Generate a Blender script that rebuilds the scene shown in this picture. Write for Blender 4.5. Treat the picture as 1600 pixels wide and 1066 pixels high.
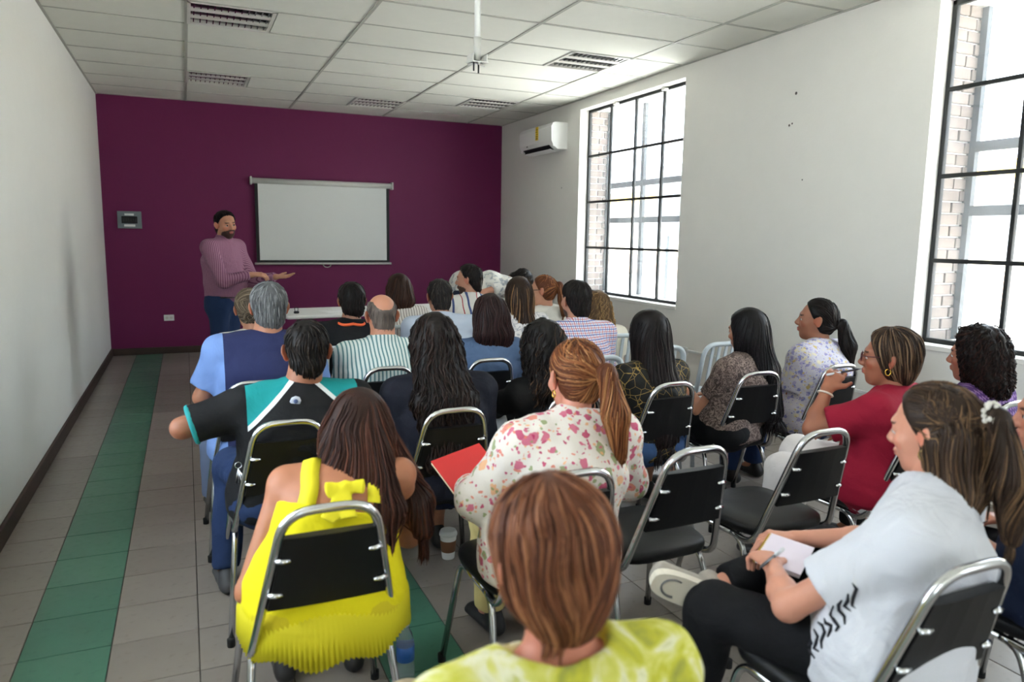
import bpy, bmesh, math, random
import numpy as np
from mathutils import Vector, Matrix

for o in list(bpy.data.objects): bpy.data.objects.remove(o, do_unlink=True)
SC = bpy.context.scene
COL = SC.collection
PI = math.pi
W, D, H = 5.17, 10.133, 3.114          # room: width, y of the far wall, ceiling height
Y0 = -3.6                              # y of the wall behind the photographer
WT = 0.42                              # thickness of the window wall
WINS = [(5.80, 7.79), (1.28, 3.28), (-3.24, -1.24)]
LWINS = [(1.28, 3.28), (-3.24, -1.24)]     # windows in the left wall, beside and behind the photographer
WZ0, WZ1 = 0.88, 3.0

# ------------------------------------------------------------------ camera
FPX, YAW, PITCH, ROLL = 1147.8, 0.4173, 0.1409, 0.0147
fw = Vector((math.sin(YAW)*math.cos(PITCH), math.cos(YAW)*math.cos(PITCH), -math.sin(PITCH)))
r0 = Vector((math.cos(YAW), -math.sin(YAW), 0)); u0 = r0.cross(fw)
rr = math.cos(ROLL)*r0 + math.sin(ROLL)*u0; uu = -math.sin(ROLL)*r0 + math.cos(ROLL)*u0
cd = bpy.data.cameras.new('camera'); cam = bpy.data.objects.new('camera', cd); COL.objects.link(cam)
cd.sensor_width = 36; cd.lens = FPX/1600*36; cd.clip_start = 0.05; cd.clip_end = 200
M = Matrix((rr, uu, -fw)).transposed().to_4x4(); M.translation = (0.8858, 0, 1.5215); cam.matrix_world = M
cd.dof.use_dof = True; cd.dof.focus_distance = 4.6; cd.dof.aperture_fstop = 2.8
SC.camera = cam

# ------------------------------------------------------------------ sky, sun, exposure
SKY, SUN, EXPO = 4.8, 22.0, 1.48
w = bpy.data.worlds.new('sky'); SC.world = w; w.use_nodes = True
nt = w.node_tree; bg = nt.nodes['Background']
sk = nt.nodes.new('ShaderNodeTexSky')
try:
    sk.sky_type = 'HOSEK_WILKIE'; sk.sun_direction = (0.0, 0.52, 0.85); sk.turbidity = 4.0; sk.ground_albedo = 0.4
except Exception: pass
mixs = nt.nodes.new('ShaderNodeMix'); mixs.data_type = 'RGBA'; mixs.inputs[0].default_value = 0.75
nt.links.new(sk.outputs[0], mixs.inputs[6]); mixs.inputs[7].default_value = (0.80, 0.91, 1.0, 1)
nt.links.new(mixs.outputs[2], bg.inputs[0]); bg.inputs[1].default_value = SKY
sl = bpy.data.lights.new('sun', 'SUN'); so = bpy.data.objects.new('sun', sl); COL.objects.link(so)
sl.energy = SUN; sl.angle = 0.01; sl.color = (1, .98, .95)
so.rotation_euler = Vector((0.0, -0.52, -0.85)).to_track_quat('-Z', 'Y').to_euler()
for i, (a, b, sd) in enumerate([(*q, 1) for q in WINS]+[(*q, -1) for q in LWINS]):      # portals only guide the sampling of the sky through the window openings
    pl = bpy.data.lights.new('window_portal', 'AREA'); po = bpy.data.objects.new('window_portal', pl); COL.objects.link(po)
    pl.shape = 'RECTANGLE'; pl.size = WZ1-WZ0; pl.size_y = b-a; pl.cycles.is_portal = True
    po.location = (W+WT+.03 if sd > 0 else -WT-.03, (a+b)/2, (WZ0+WZ1)/2); po.rotation_euler = (0, PI/2*sd, 0)
vs = SC.view_settings
vs.view_transform = 'Standard'; vs.look = 'None'; vs.gamma = 1; vs.use_curve_mapping = False; vs.exposure = EXPO

# ------------------------------------------------------------------ small helpers
def lin(c):
    return tuple(((x/255)/12.92 if x/255 <= .04045 else ((x/255+.055)/1.055)**2.4) for x in c)
def rgba(c): return (*lin(c), 1)
def new_obj(name, me, parent=None, mat=None):
    o = bpy.data.objects.new(name, me); COL.objects.link(o)
    if parent is not None: o.parent = parent
    if mat is not None and me is not None and not me.materials: me.materials.append(mat)
    return o
def tag(o, label, cat, group=None, kind=None):
    if kind: o['kind'] = kind
    if label: o['label'] = label
    if cat: o['category'] = cat
    if group: o['group'] = group
    return o
def empty(name, loc=(0, 0, 0), rz=0):
    o = bpy.data.objects.new(name, None); COL.objects.link(o); o.location = loc; o.rotation_euler = (0, 0, rz); o.empty_display_size = .1
    return o
def mesh_from(name, V, F, smooth=False):
    me = bpy.data.meshes.new(name); me.from_pydata([tuple(v) for v in V], [], [tuple(f) for f in F]); me.update()
    if smooth: me.polygons.foreach_set('use_smooth', [True]*len(me.polygons))
    return me
class MB:
    """collects boxes, tubes, lathes into one mesh"""
    def __init__(s): s.V = []; s.F = []; s.S = []
    def add(s, V, F, sm=False):
        n = len(s.V); s.V += [tuple(v) for v in V]; s.F += [tuple(i+n for i in f) for f in F]; s.S += [sm]*len(F)
    def box(s, c, d, rot=None, bev=0):
        x, y, z = d[0]/2, d[1]/2, d[2]/2
        if bev > 0:
            b = min(bev, x*.99, y*.99, z*.99); V = []
            bm = bmesh.new(); bmesh.ops.create_cube(bm, size=1); bmesh.ops.scale(bm, vec=d, verts=bm.verts)
            bmesh.ops.bevel(bm, geom=bm.edges[:]+bm.verts[:], offset=b, segments=2, profile=.5, affect='EDGES')
            V = [v.co.copy() for v in bm.verts]; bm.verts.index_update(); F = [[v.index for v in f.verts] for f in bm.faces]; bm.free()
        else:
            V = [Vector(q) for q in ((-x,-y,-z),(x,-y,-z),(x,y,-z),(-x,y,-z),(-x,-y,z),(x,-y,z),(x,y,z),(-x,y,z))]
            F = [(0,3,2,1),(4,5,6,7),(0,1,5,4),(1,2,6,5),(2,3,7,6),(3,0,4,7)]
        if rot is not None: V = [rot @ v for v in V]
        s.add([v+Vector(c) for v in V], F); return s
    def box2(s, a, b, bev=0):
        return s.box([(a[i]+b[i])/2 for i in range(3)], [abs(b[i]-a[i]) for i in range(3)], bev=bev)
    def tube(s, pts, r, n=8, caps=True, sm=True, flat=1.0):
        P = [Vector(q) for q in pts]; rs = r if hasattr(r, '__len__') else [r]*len(P)
        V = []; F = []; t = (P[1]-P[0]).normalized()
        a = t.orthogonal().normalized()
        for i, q in enumerate(P):
            tn = (P[min(i+1, len(P)-1)]-P[max(i-1, 0)]).normalized()
            a = (a - tn*a.dot(tn)).normalized(); b = tn.cross(a)
            for k in range(n):
                w_ = 2*PI*k/n; V.append(q + a*math.cos(w_)*rs[i] + b*math.sin(w_)*rs[i]*flat)
        for i in range(len(P)-1):
            for k in range(n):
                k2 = (k+1) % n; F.append((i*n+k, i*n+k2, (i+1)*n+k2, (i+1)*n+k))
        if caps: F.append(tuple(range(n-1, -1, -1))); F.append(tuple(range((len(P)-1)*n, len(P)*n)))
        s.add(V, F, sm); return s
    def lathe(s, prof, c=(0, 0, 0), n=20):
        V = []; F = []
        for (r, z) in prof:
            for k in range(n): V.append((c[0]+r*math.cos(2*PI*k/n), c[1]+r*math.sin(2*PI*k/n), c[2]+z))
        for i in range(len(prof)-1):
            for k in range(n): k2 = (k+1) % n; F.append((i*n+k, i*n+k2, (i+1)*n+k2, (i+1)*n+k))
        F.append(tuple(range(n-1, -1, -1))); F.append(tuple(range((len(prof)-1)*n, len(prof)*n)))
        s.add(V, F, True); return s
    def mesh(s, name):
        me = bpy.data.meshes.new(name); me.from_pydata(s.V, [], s.F); me.polygons.foreach_set('use_smooth', s.S); me.update(); return me
    def build(s, name, mat, parent=None): return new_obj(name, s.mesh(name), parent, mat)
def fillet(pts, rad, n=5):
    P = [Vector(q) for q in pts]; out = [P[0]]
    for i in range(1, len(P)-1):
        r = rad[i-1] if hasattr(rad, '__len__') else rad
        a = (P[i-1]-P[i]); b = (P[i+1]-P[i]); r = min(r, a.length*.49, b.length*.49)
        p0 = P[i]+a.normalized()*r; p1 = P[i]+b.normalized()*r
        for k in range(n+1):
            t = k/n; out.append(p0*(1-t)**2 + P[i]*2*t*(1-t) + p1*t*t)
    out.append(P[-1]); return out

# ------------------------------------------------------------------ materials
class NT:
    """tiny expression builder for shader nodes"""
    def __init__(s, name):
        s.m = bpy.data.materials.new(name); s.m.use_nodes = True; s.t = s.m.node_tree; s.b = s.t.nodes['Principled BSDF']
    def n(s, typ, **kw):
        x = s.t.nodes.new(typ)
        for k, v in kw.items(): setattr(x, k, v)
        return x
    def put(s, sock, v):
        if isinstance(v, bpy.types.NodeSocket): s.t.links.new(v, sock)
        elif v is not None: sock.default_value = v
    def m_(s, op, a, b=None, c=None):
        x = s.n('ShaderNodeMath', operation=op); s.put(x.inputs[0], a); s.put(x.inputs[1], b); s.put(x.inputs[2], c); return x.outputs[0]
    def mix(s, f, a, b):
        x = s.n('ShaderNodeMix', data_type='RGBA'); s.put(x.inputs[0], f); s.put(x.inputs[6], a); s.put(x.inputs[7], b); return x.outputs[2]
    def xyz(s, kind='Object', rot=0, scale=None):
        tc = s.n('ShaderNodeTexCoord'); v = tc.outputs[kind]
        if rot or scale:
            mp = s.n('ShaderNodeMapping'); s.t.links.new(v, mp.inputs[0]); mp.inputs['Rotation'].default_value = (0, 0, rot)
            if scale: mp.inputs['Scale'].default_value = scale
            v = mp.outputs[0]
        sp = s.n('ShaderNodeSeparateXYZ'); s.t.links.new(v, sp.inputs[0]); s.v = v
        return sp.outputs
    def noise(s, scale, detail=3, vec=None, out=0, dist=0):
        x = s.n('ShaderNodeTexNoise'); x.inputs['Scale'].default_value = scale; x.inputs['Detail'].default_value = detail; x.inputs['Distortion'].default_value = dist
        if vec is not None: s.t.links.new(vec, x.inputs['Vector'])
        return x.outputs[out]
    def ramp(s, f, stops, interp='LINEAR'):
        x = s.n('ShaderNodeValToRGB'); s.put(x.inputs[0], f); cr = x.color_ramp; cr.interpolation = interp
        while len(cr.elements) < len(stops): cr.elements.new(.5)
        for e, (p, c) in zip(cr.elements, stops): e.position = p; e.color = c
        return x.outputs[0]
    def bump(s, h, strength=.3, dist=.01):
        x = s.n('ShaderNodeBump'); x.inputs['Strength'].default_value = strength; x.inputs['Distance'].default_value = dist
        s.put(x.inputs['Height'], h); s.t.links.new(x.outputs[0], s.b.inputs['Normal'])
    def fin(s, col, rough=.6, metal=0, spec=None, **kw):
        s.put(s.b.inputs['Base Color'], col); s.put(s.b.inputs['Roughness'], rough); s.b.inputs['Metallic'].default_value = metal
        if spec is not None: s.b.inputs['Specular IOR Level'].default_value = spec
        for k, v in kw.items(): s.b.inputs[k.replace('_', ' ')].default_value = v
        return s.m
MATS = {}
def plain(name, c, rough=.6, metal=0, var=.06, nscale=8, bump=0, bscale=60, spec=None, **kw):
    if name in MATS: return MATS[name]
    t = NT(name); t.xyz(); v = t.v
    f = t.noise(nscale, 4, v)
    a = tuple(x*(1-var) for x in lin(c)); b = tuple(min(1, x*(1+var)) for x in lin(c))
    col = t.mix(f, (*a, 1), (*b, 1))
    if bump: t.bump(t.noise(bscale, 4, v), bump, .004)
    MATS[name] = t.fin(col, rough, metal, spec, **kw); return MATS[name]
def cloth_bump(t, s=.35):
    v = t.v; n1 = t.noise(9, 3, v, dist=.8); n2 = t.noise(300, 1, v)
    t.bump(t.m_('ADD', n1, t.m_('MULTIPLY', n2, .05)), s, .03)
def cloth(name, c, var=.10, rough=.85, b=.35):
    t = NT(name); t.xyz(); f = t.noise(6, 4, t.v)
    col = t.mix(f, (*[x*(1-var) for x in lin(c)], 1), (*[min(1, x*(1+var)) for x in lin(c)], 1))
    cloth_bump(t, b); return t.fin(col, rough, spec=.25)
def stripes(name, base, lines, rot=0, axis=0, b=.35):
    """lines: list of (period, width, offset, colour)"""
    t = NT(name); o = t.xyz(rot=rot); col = rgba(base)
    wob = t.m_('MULTIPLY', t.m_('SUBTRACT', t.noise(5, 2, t.v), .5), .006)
    around = t.m_('MULTIPLY', t.m_('ARCTAN2', o[0], t.m_('MULTIPLY', o[1], -1)), .17)      # distance around the body
    for (p, wd, off, c) in lines:
        ax = axis
        if isinstance(p, tuple): ax, p = p
        q = t.m_('FRACT', t.m_('DIVIDE', t.m_('ADD', t.m_('ADD', around if ax == 'a' else o[ax], wob), 10+off), p))
        col = t.mix(t.m_('LESS_THAN', q, wd/p), col, rgba(c))
    cloth_bump(t, b); return t.fin(col, .85, spec=.25)
def floral(name, base, cols, scale=16, thr=.33, density=.55, small=True, bnoise=None, b=.3):
    t = NT(name); t.xyz(); v = t.v
    wv = t.n('ShaderNodeVectorMath', operation='ADD'); t.t.links.new(v, wv.inputs[0])
    nz = t.noise(30, 2, v, out=1); sc = t.n('ShaderNodeVectorMath', operation='SCALE'); t.t.links.new(nz, sc.inputs[0]); sc.inputs[3].default_value = .035
    t.t.links.new(sc.outputs[0], wv.inputs[1]); wvv = wv.outputs[0]
    col = rgba(base)
    if bnoise: col = t.mix(t.ramp(t.noise(bnoise[1], 3, v), [(.4, (0,0,0,1)), (.6, (1,1,1,1))]), col, rgba(bnoise[0]))
    clus = t.noise(5.5, 1, v)
    for k, (sc_, th) in enumerate([(scale, thr)] + ([(scale*2.3, thr*.8)] if small else [])):
        vo = t.n('ShaderNodeTexVoronoi'); vo.inputs['Scale'].default_value = sc_; t.t.links.new(wvv, vo.inputs['Vector'])
        sp = t.n('ShaderNodeSeparateColor'); t.t.links.new(vo.outputs['Color'], sp.inputs[0])
        on = t.m_('MULTIPLY', t.m_('LESS_THAN', vo.outputs['Distance'], th), t.m_('LESS_THAN', t.m_('ADD', t.m_('MULTIPLY', sp.outputs[0], .5), clus), density+.35))
        pc = t.ramp(sp.outputs[1], [(i/len(cols), rgba(c)) for i, c in enumerate(cols)], 'CONSTANT')
        col = t.mix(t.m_('MULTIPLY', on, .9), col, pc)
    cloth_bump(t, b); return t.fin(col, .85, spec=.25)
def blotch(name, stops, scale=14, dist=1.0, b=.3, detail=4):
    t = NT(name); t.xyz(); f = t.noise(scale, detail, t.v, dist=dist)
    col = t.ramp(f, [(p, rgba(c)) for p, c in stops]); cloth_bump(t, b); return t.fin(col, .85, spec=.25)
def attr_mat(name, rough=.5, spec=.4, var=.12, nscale=40, b=.1, stretch=None):
    t = NT(name); a = t.n('ShaderNodeAttribute', attribute_name='Col'); t.xyz(scale=stretch)
    f = t.noise(nscale, 3, t.v); g = t.m_('ADD', 1-var, t.m_('MULTIPLY', f, 2*var))
    mx = t.n('ShaderNodeVectorMath', operation='SCALE'); t.t.links.new(a.outputs['Color'], mx.inputs[0]); t.t.links.new(g, mx.inputs[3])
    if b: t.bump(f, b, .004)
    return t.fin(mx.outputs[0], rough, spec=spec)
# ------------------------------------------------------------------ the room
def wallmat(name, c, dirt=.05, rough=.75):
    t = NT(name); t.xyz(); n1 = t.noise(1.1, 4, t.v); n2 = t.noise(7, 5, t.v)
    f = t.m_('ADD', t.m_('MULTIPLY', n1, .6), t.m_('MULTIPLY', n2, .4))
    col = t.mix(f, (*[x*(1-dirt) for x in lin(c)], 1), (*[min(1, x*(1+dirt)) for x in lin(c)], 1))
    t.bump(t.noise(35, 5, t.v), .12, .01); return t.fin(col, rough, spec=.3)
M_WHITE = wallmat('white_plaster', (226, 224, 218)); M_LEFT = wallmat('left_plaster', (226, 226, 222)); M_PURPLE = wallmat('purple_paint', (108, 30, 78), .06, .6)
M_BASE = plain('dark_brown_wood', (62, 46, 38), .55, var=.25, nscale=12, bump=.2, bscale=30)
M_GROUT = plain('grout', (78, 72, 66), .9, var=.2); M_CEIL = plain('ceiling_board', (226, 226, 216), .9, var=.03, bump=.15, bscale=120)
M_BAR = plain('ceiling_bar', (176, 176, 166), .6, var=.08); M_DARKSTEEL = plain('black_steel', (22, 24, 24), .6, var=.2, bump=.3, bscale=90)
def struct(o): o['kind'] = 'structure'; return o
wb = struct(MB().box2((-WT, D, -.02), (W+WT, D+.15, H+.25)).build('wall_back', M_PURPLE))
b = MB(); ys = [Y0] + [v for a in sorted(LWINS) for v in a] + [D]
for i in range(0, len(ys), 2): b.box2((-WT, ys[i], -.02), (0, ys[i+1], H+.25))
for (a, c) in LWINS: b.box2((-WT, a, -.02), (0, c, WZ0)); b.box2((-WT, a, WZ1), (0, c, H+.25))
wl = struct(b.build('wall_left', M_LEFT))
wf_ = struct(MB().box2((-WT, Y0-.15, -.02), (W+WT, Y0, H+.25)).build('wall_front', M_WHITE))
b = MB(); ys = [Y0] + [v for a in sorted(WINS) for v in a] + [D]
for i in range(0, len(ys), 2): b.box2((W, ys[i], -.02), (W+WT, ys[i+1], H+.25))
for (a, c) in WINS: b.box2((W, a, -.02), (W+WT, c, WZ0)); b.box2((W, a, WZ1), (W+WT, c, H+.25))
wr_o = struct(b.build('wall_right', M_WHITE))
# floor: cement tiles on a grout bed
def tilemat(name, a, bb, c):
    t = NT(name); t.xyz(); oi = t.n('ShaderNodeObjectInfo'); n1 = t.noise(5, 4, t.v); n2 = t.noise(26, 5, t.v)
    f = t.m_('ADD', t.m_('MULTIPLY', oi.outputs['Random'], .45), t.m_('MULTIPLY', n1, .55))
    col = t.mix(f, rgba(a), rgba(bb)); col = t.mix(t.ramp(n2, [(.60, (0,0,0,1)), (.80, (.5,.5,.5,1))]), col, rgba(c))
    t.bump(n2, .08, .004); return t.fin(col, t.m_('ADD', .24, t.m_('MULTIPLY', n2, .2)), spec=.45)
M_TG = tilemat('grey_cement_tile', (122, 114, 108), (148, 140, 132), (98, 90, 84)); M_TN = tilemat('green_cement_tile', (58, 106, 88), (78, 126, 104), (48, 86, 74))
fl = struct(MB().box2((-WT, Y0, -.12), (W+WT, D, -.004)).build('floor', M_GROUT))
TS = .297; X1 = .275; YJ = 2.915; cols_ = [(0.0, X1)] + [(X1+k*TS, X1+(k+1)*TS) for k in range(17)]; cols_ = [(a, min(b_, W)) for a, b_ in cols_ if a < W-.02]
rows = [(YJ+k*TS, YJ+(k+1)*TS) for k in range(-22, 25)]; rows = [(max(a, Y0), min(b_, D)) for a, b_ in rows if b_ > Y0+.05 and a < D-.02]
tiles = []
for ci, (xa, xb) in enumerate(cols_):
    for ra, rb in rows:
        cx_, cy_ = (xa+xb)/2, (ra+rb)/2; v = Vector((cx_, cy_, 0))-cam.location; dep = v.dot(fw)
        px = 800+FPX*v.dot(rr)/dep if dep > .3 else -9999; py = 533-FPX*v.dot(uu)/dep if dep > .3 else 9999
        vis = -60 < px < 1660 and 0 < py < 1130
        hid = vis and (px > 560 and py < 1000 and not (px < 720 and py > 830)) and not (px > 880 and py > 640 and px < 1280)
        tiles.append((0 if vis and not hid else 1 if vis else 2, dep, xa, xb, ra, rb, ci in (1, 5)))
tiles.sort(key=lambda q: (q[0], q[1])); tm = {}; rest = {False: MB(), True: MB()}; rnd = random.Random(4)
for i, (k, dep, xa, xb, ra, rb, gr) in enumerate(tiles):
    g_ = .0022; sx, sy = xb-xa-2*g_, rb-ra-2*g_
    if sx < .02 or sy < .02: continue
    if i < 298:
        key = (round(sx, 3), round(sy, 3), gr)
        if key not in tm: tm[key] = MB().box((0, 0, -.006), (sx, sy, .012), bev=.0015).mesh('floor_tile'); tm[key].materials.append(M_TN if gr else M_TG)
        o = new_obj('floor_tile', tm[key], fl); o.location = ((xa+xb)/2, (ra+rb)/2, rnd.uniform(-.0012, .0)); o.rotation_euler = (rnd.uniform(-.002, .002), rnd.uniform(-.002, .002), 0)
    else: rest[gr].box(((xa+xb)/2, (ra+rb)/2, -.006), (sx, sy, .012))
for gr, nm in ((False, 'far_grey_tiles'), (True, 'far_green_tiles')):
    o = rest[gr].build(nm, M_TN if gr else M_TG, fl); o['kind'] = 'stuff'
# baseboards
struct(MB().box2((0, Y0, 0), (.022, D, .095), .006).build('baseboard_left', M_BASE)); struct(MB().box2((.022, D-.022, 0), (W, D, .085), .006).build('baseboard_back', M_BASE))
# ceiling: boards laid in a metal grid
ce = struct(MB().box2((-WT, Y0, H+.03), (W+WT, D, H+.25)).build('ceiling', M_CEIL))
CX = [0, .966, 2.186, 3.406, 4.626, W]; CY = [D-.02-k*.61 for k in range(0, 24) if D-.02-k*.61 > Y0]+[Y0]
LAMPS = [(1, 'l', 6), (1, 'l', 2), (2, 'r', 1), (3, 'r', 2), (3, 'r', 6), (1, 'l', 11), (3, 'r', 11), (1, 'l', 16), (3, 'r', 16)]
def lampbox(c, sd, k): xa = CX[c] if sd == 'l' else CX[c+1]-.61; return xa, xa+.61, CY[k+1], CY[k]
cm = {}
for c in range(5):
    for k in range(len(CY)-1):
        xa, xb, yb, ya = CX[c], CX[c+1], CY[k], CY[k+1]
        lm = [q for q in LAMPS if q[0] == c and q[2] == k]
        if lm:
            if lm[0][1] == 'l': xa += .61
            else: xb -= .61
        sx, sy = xb-xa-.014, yb-ya-.014; key = (round(sx, 3), round(sy, 3))
        if sy < .02: continue
        if key not in cm: cm[key] = MB().box((0, 0, .007), (sx, sy, .014), bev=.002).mesh('ceiling_tile'); cm[key].materials.append(M_CEIL)
        o = new_obj('ceiling_tile', cm[key], ce); o.location = ((xa+xb)/2, (ya+yb)/2, H+rnd.uniform(.001, .004)); o.rotation_euler = (rnd.uniform(-.004, .004), rnd.uniform(-.002, .002), 0)
for x in CX[1:-1]: MB().box2((x-.012, Y0, H-.004), (x+.012, D, H+.03)).build('ceiling_bar', M_BAR, ce)
for y in CY[:-1]: MB().box2((0, y-.010, H-.0025), (W, y+.010, H+.03)).build('ceiling_bar', M_BAR, ce)
MB().box2((0, Y0, H-.006), (.02, D, H+.03)).build('ceiling_bar', M_BAR, ce); MB().box2((W-.02, Y0, H-.006), (W, D, H+.03)).build('ceiling_bar', M_BAR, ce)
M_LOUV = plain('mirror_louver', (150, 150, 150), .18, 1.0, var=.1); M_LWHITE = plain('lamp_white', (215, 212, 205), .4, var=.03)
where = {0: 'above the left aisle, away from the purple wall', 1: 'above the left aisle near the purple wall', 2: 'close to the purple wall at mid ceiling', 3: 'near the purple wall by the air conditioner', 4: 'over the room beside the tall window', 5: 'above the left aisle at the rear', 6: 'above the right side at the rear', 7: 'above the left aisle by the rear wall', 8: 'above the right side by the rear wall'}
for i, q in enumerate(LAMPS):
    xa, xb, ya, yb = lampbox(*q); cx_, cy_ = (xa+xb)/2, (ya+yb)/2
    t = empty('ceiling_lamp', (cx_, cy_, H)); tag(t, 'square louvered ceiling lamp ' + where[i], 'lamp', 'recessed louvered ceiling lamps')
    b = MB(); hw = .30
    for s in (-1, 1): b.box2((-hw, s*hw-.012*s-.012, -.006), (hw, s*hw-.012*s+.012, .028)); b.box2((s*hw-.012*s-.012, -hw, -.006), (s*hw-.012*s+.012, hw, .028))
    b.build('frame', M_LWHITE, t); MB().box2((-.29, -.29, .024), (.29, .29, .030)).build('reflector', M_LOUV, t)
    for j in (-1, 1): MB().box2((-.278, j*.094-.035, -.002), (.278, j*.094+.035, .012), .003).build('panel_strip', M_LWHITE, t)
    for j in (-1, 0, 1):
        b = MB()
        for k in range(12): x = -.254+k*.0462; b.box2((x-.004, j*.19-.058 if j else -.058, .0), (x+.004, j*.19+.058 if j else .058, .024))
        b.build('louver', M_LOUV, t)
# ------------------------------------------------------------------ windows
g = NT('window_glass'); tr = g.n('ShaderNodeBsdfTransparent'); gl = g.n('ShaderNodeBsdfGlossy'); gl.inputs['Roughness'].default_value = .03; g.xyz()
tl = g.n('ShaderNodeBsdfTranslucent'); tl.inputs[0].default_value = (.9, .93, .95, 1)
m1 = g.n('ShaderNodeMixShader'); m2 = g.n('ShaderNodeMixShader'); m1.inputs[0].default_value = .04; dirt = g.m_('MULTIPLY', g.noise(3, 5, g.v), .05)
g.t.links.new(tr.outputs[0], m1.inputs[1]); g.t.links.new(gl.outputs[0], m1.inputs[2])
g.t.links.new(dirt, m2.inputs[0]); g.t.links.new(m1.outputs[0], m2.inputs[1]); g.t.links.new(tl.outputs[0], m2.inputs[2]); g.t.links.new(m2.outputs[0], g.t.nodes['Material Output'].inputs[0]); M_GLASS = g.m
M_GRILLE = plain('grey_grille', (44, 50, 54), .6, var=.1)
M_BRICK = plain('whitewashed_brick', (112, 100, 92), .9, var=.35, nscale=6, bump=.5, bscale=40)
for wi, (ya, yb) in enumerate(WINS+LWINS):
    left = wi >= len(WINS)
    wn = struct(empty('window_%d' % (wi+1), (0 if left else W, (ya+yb)/2, WZ0), PI if left else 0)); hw = (yb-ya)/2; hz = WZ1-WZ0
    b = MB(); xf = .11
    for s in (-1, 1): b.box2((xf, s*hw-(.03 if s > 0 else 0), 0), (xf+.035, s*hw+(.03 if s < 0 else 0), hz), .004)
    b.box2((xf, -hw, 0), (xf+.035, hw, .03), .004); b.box2((xf, -hw, hz-.03), (xf+.035, hw, hz), .004); b.build('window_frame', M_DARKSTEEL, wn)
    for k in range(1, 4):
        y = -hw+k*hw/2; MB().box2((xf, y-.013, .02), (xf+.03, y+.013, hz-.02), .004).build('glazing_bar', M_DARKSTEEL, wn)
        zz = k*hz/4; MB().box2((xf-.004, -hw+.02, zz-.013), (xf+.03, hw-.02, zz+.013), .004).build('glazing_bar', M_DARKSTEEL, wn)
    for i in range(4):
        for k in range(4): MB().box2((xf+.014, -hw+i*hw/2+.01, k*hz/4+.01), (xf+.018, -hw+(i+1)*hw/2-.01, (k+1)*hz/4-.01)).build('pane', M_GLASS, wn)
    MB().box2((-.012, -hw-.01, -.03), (xf, hw+.01, .002), .004).build('window_sill', M_WHITE, wn)
    for yy in (-.55, .35): MB().box2((xf-.05, yy-.03, hz-.035), (xf, yy+.03, hz-.012), .006).build('curtain_bracket', M_LWHITE, wn)
    gr = tag(empty('window_grille', (-.385 if left else W+.385, (ya+yb)/2, WZ0)), 'grey steel bar grille outside ' + ['the window next to the air conditioner', 'the tall window beside the curly haired woman', 'the rear window of the right wall', 'the left wall window beside the rows', 'the rear window of the left wall'][wi], 'grille', 'window grilles')
    for y in (-hw+.03, hw-.03, .22): MB().box2((-.02, y-.028, .01), (.02, y+.028, hz-.01)).build('upright', M_GRILLE, gr)
    for zz in (.85, 1.255): MB().box2((-.018, -hw+.01, zz-.032), (.018, hw-.01, zz+.032)).build('crossbar', M_GRILLE, gr)
    if wi < 2:
        bm_ = {}
        for k in range(28):
            z0 = WZ0+.005+k*.0756; sp = .10 if k % 2 else .17
            for (xa, xb) in ((W+.15, W+.15+sp-.006), (W+.15+sp+.006, W+.415)):
                key = round(xb-xa, 3)
                if key not in bm_: bm_[key] = MB().box((0, 0, 0), (xb-xa, .03, .066), bev=.006).mesh('brick'); bm_[key].materials.append(M_BRICK)
                o = new_obj('brick', bm_[key], wr_o); o.location = ((xa+xb)/2, yb-.003+rnd.uniform(-.004, .004), z0+.033); o.rotation_euler = (0, 0, rnd.uniform(-.03, .03))
# ------------------------------------------------------------------ outside
M_YARD = plain('pale_yard', (200, 200, 196), .95, var=.08, nscale=2); M_CREAM = plain('cream_render', (225, 214, 190), .9, var=.05, nscale=2)
struct(MB().box2((-40, -30, -.3), (60, 45, -.12)).build('yard_ground', M_YARD))
bd = empty('yard_building', (20, 6, -.12)); tag(bd, 'cream building with yellow eaves and grey windows across the yard', 'building')
MB().box2((0, -22, 0), (6, 26, 3.6)).build('wall', M_CREAM, bd); MB().box2((-.35, -22.3, 3.3), (6.3, 26.3, 3.75)).build('eaves', plain('yellow_eaves', (228, 190, 92), .8), bd)
MB().box2((-.05, -22, 0), (0, 26, .9)).build('plinth', plain('brick_plinth', (190, 160, 140), .9), bd)
for k in range(9):
    y = -19+k*5; w_ = MB().box2((-.06, y-.9, 1.25), (.0, y+.9, 2.75), .01).build('window', plain('grey_pane', (120, 128, 130), .3), bd); MB().box2((-.09, y-.03, 1.3), (-.06, y+.03, 2.7)).build('mullion', M_GRILLE, w_)
tre = empty('yard_tree', (13.5, 13.5, -.12)); tag(tre, 'leafy green tree growing in the yard outside the window', 'tree')
MB().tube([(0, 0, 0), (.1, .05, 1.2), (0, .1, 2.4), (.15, 0, 3.4)], [.16, .13, .11, .06]).build('trunk', plain('bark', (110, 92, 76), .9, var=.2), tre)
fo = MB(); rn = random.Random(3)
for i in range(1600):
    a, b_, c = rn.gauss(0, 1), rn.gauss(0, 1), rn.gauss(0, 1); l_ = math.sqrt(a*a+b_*b_+c*c)+1e-6; rad = 1.5*rn.random()**.35
    q = Vector((a/l_*rad, b_/l_*rad*1.2, 3.6+c/l_*rad*.9)); d1 = Vector((rn.gauss(0, 1), rn.gauss(0, 1), rn.gauss(0, 1))).normalized(); d2 = d1.orthogonal().normalized(); s = rn.uniform(.07, .13)
    fo.add([q-d1*s, q+d2*s*.5, q+d1*s, q-d2*s*.5], [(0, 1, 2, 3)])
o = fo.build('foliage', plain('leaf_green', (110, 140, 80), .7, var=.3), tre); o['kind'] = 'stuff'
sg = empty('yard_sign', (9.2, 11.6, -.12)); tag(sg, 'grey signboard on a post in the yard outside the window', 'sign')
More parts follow.
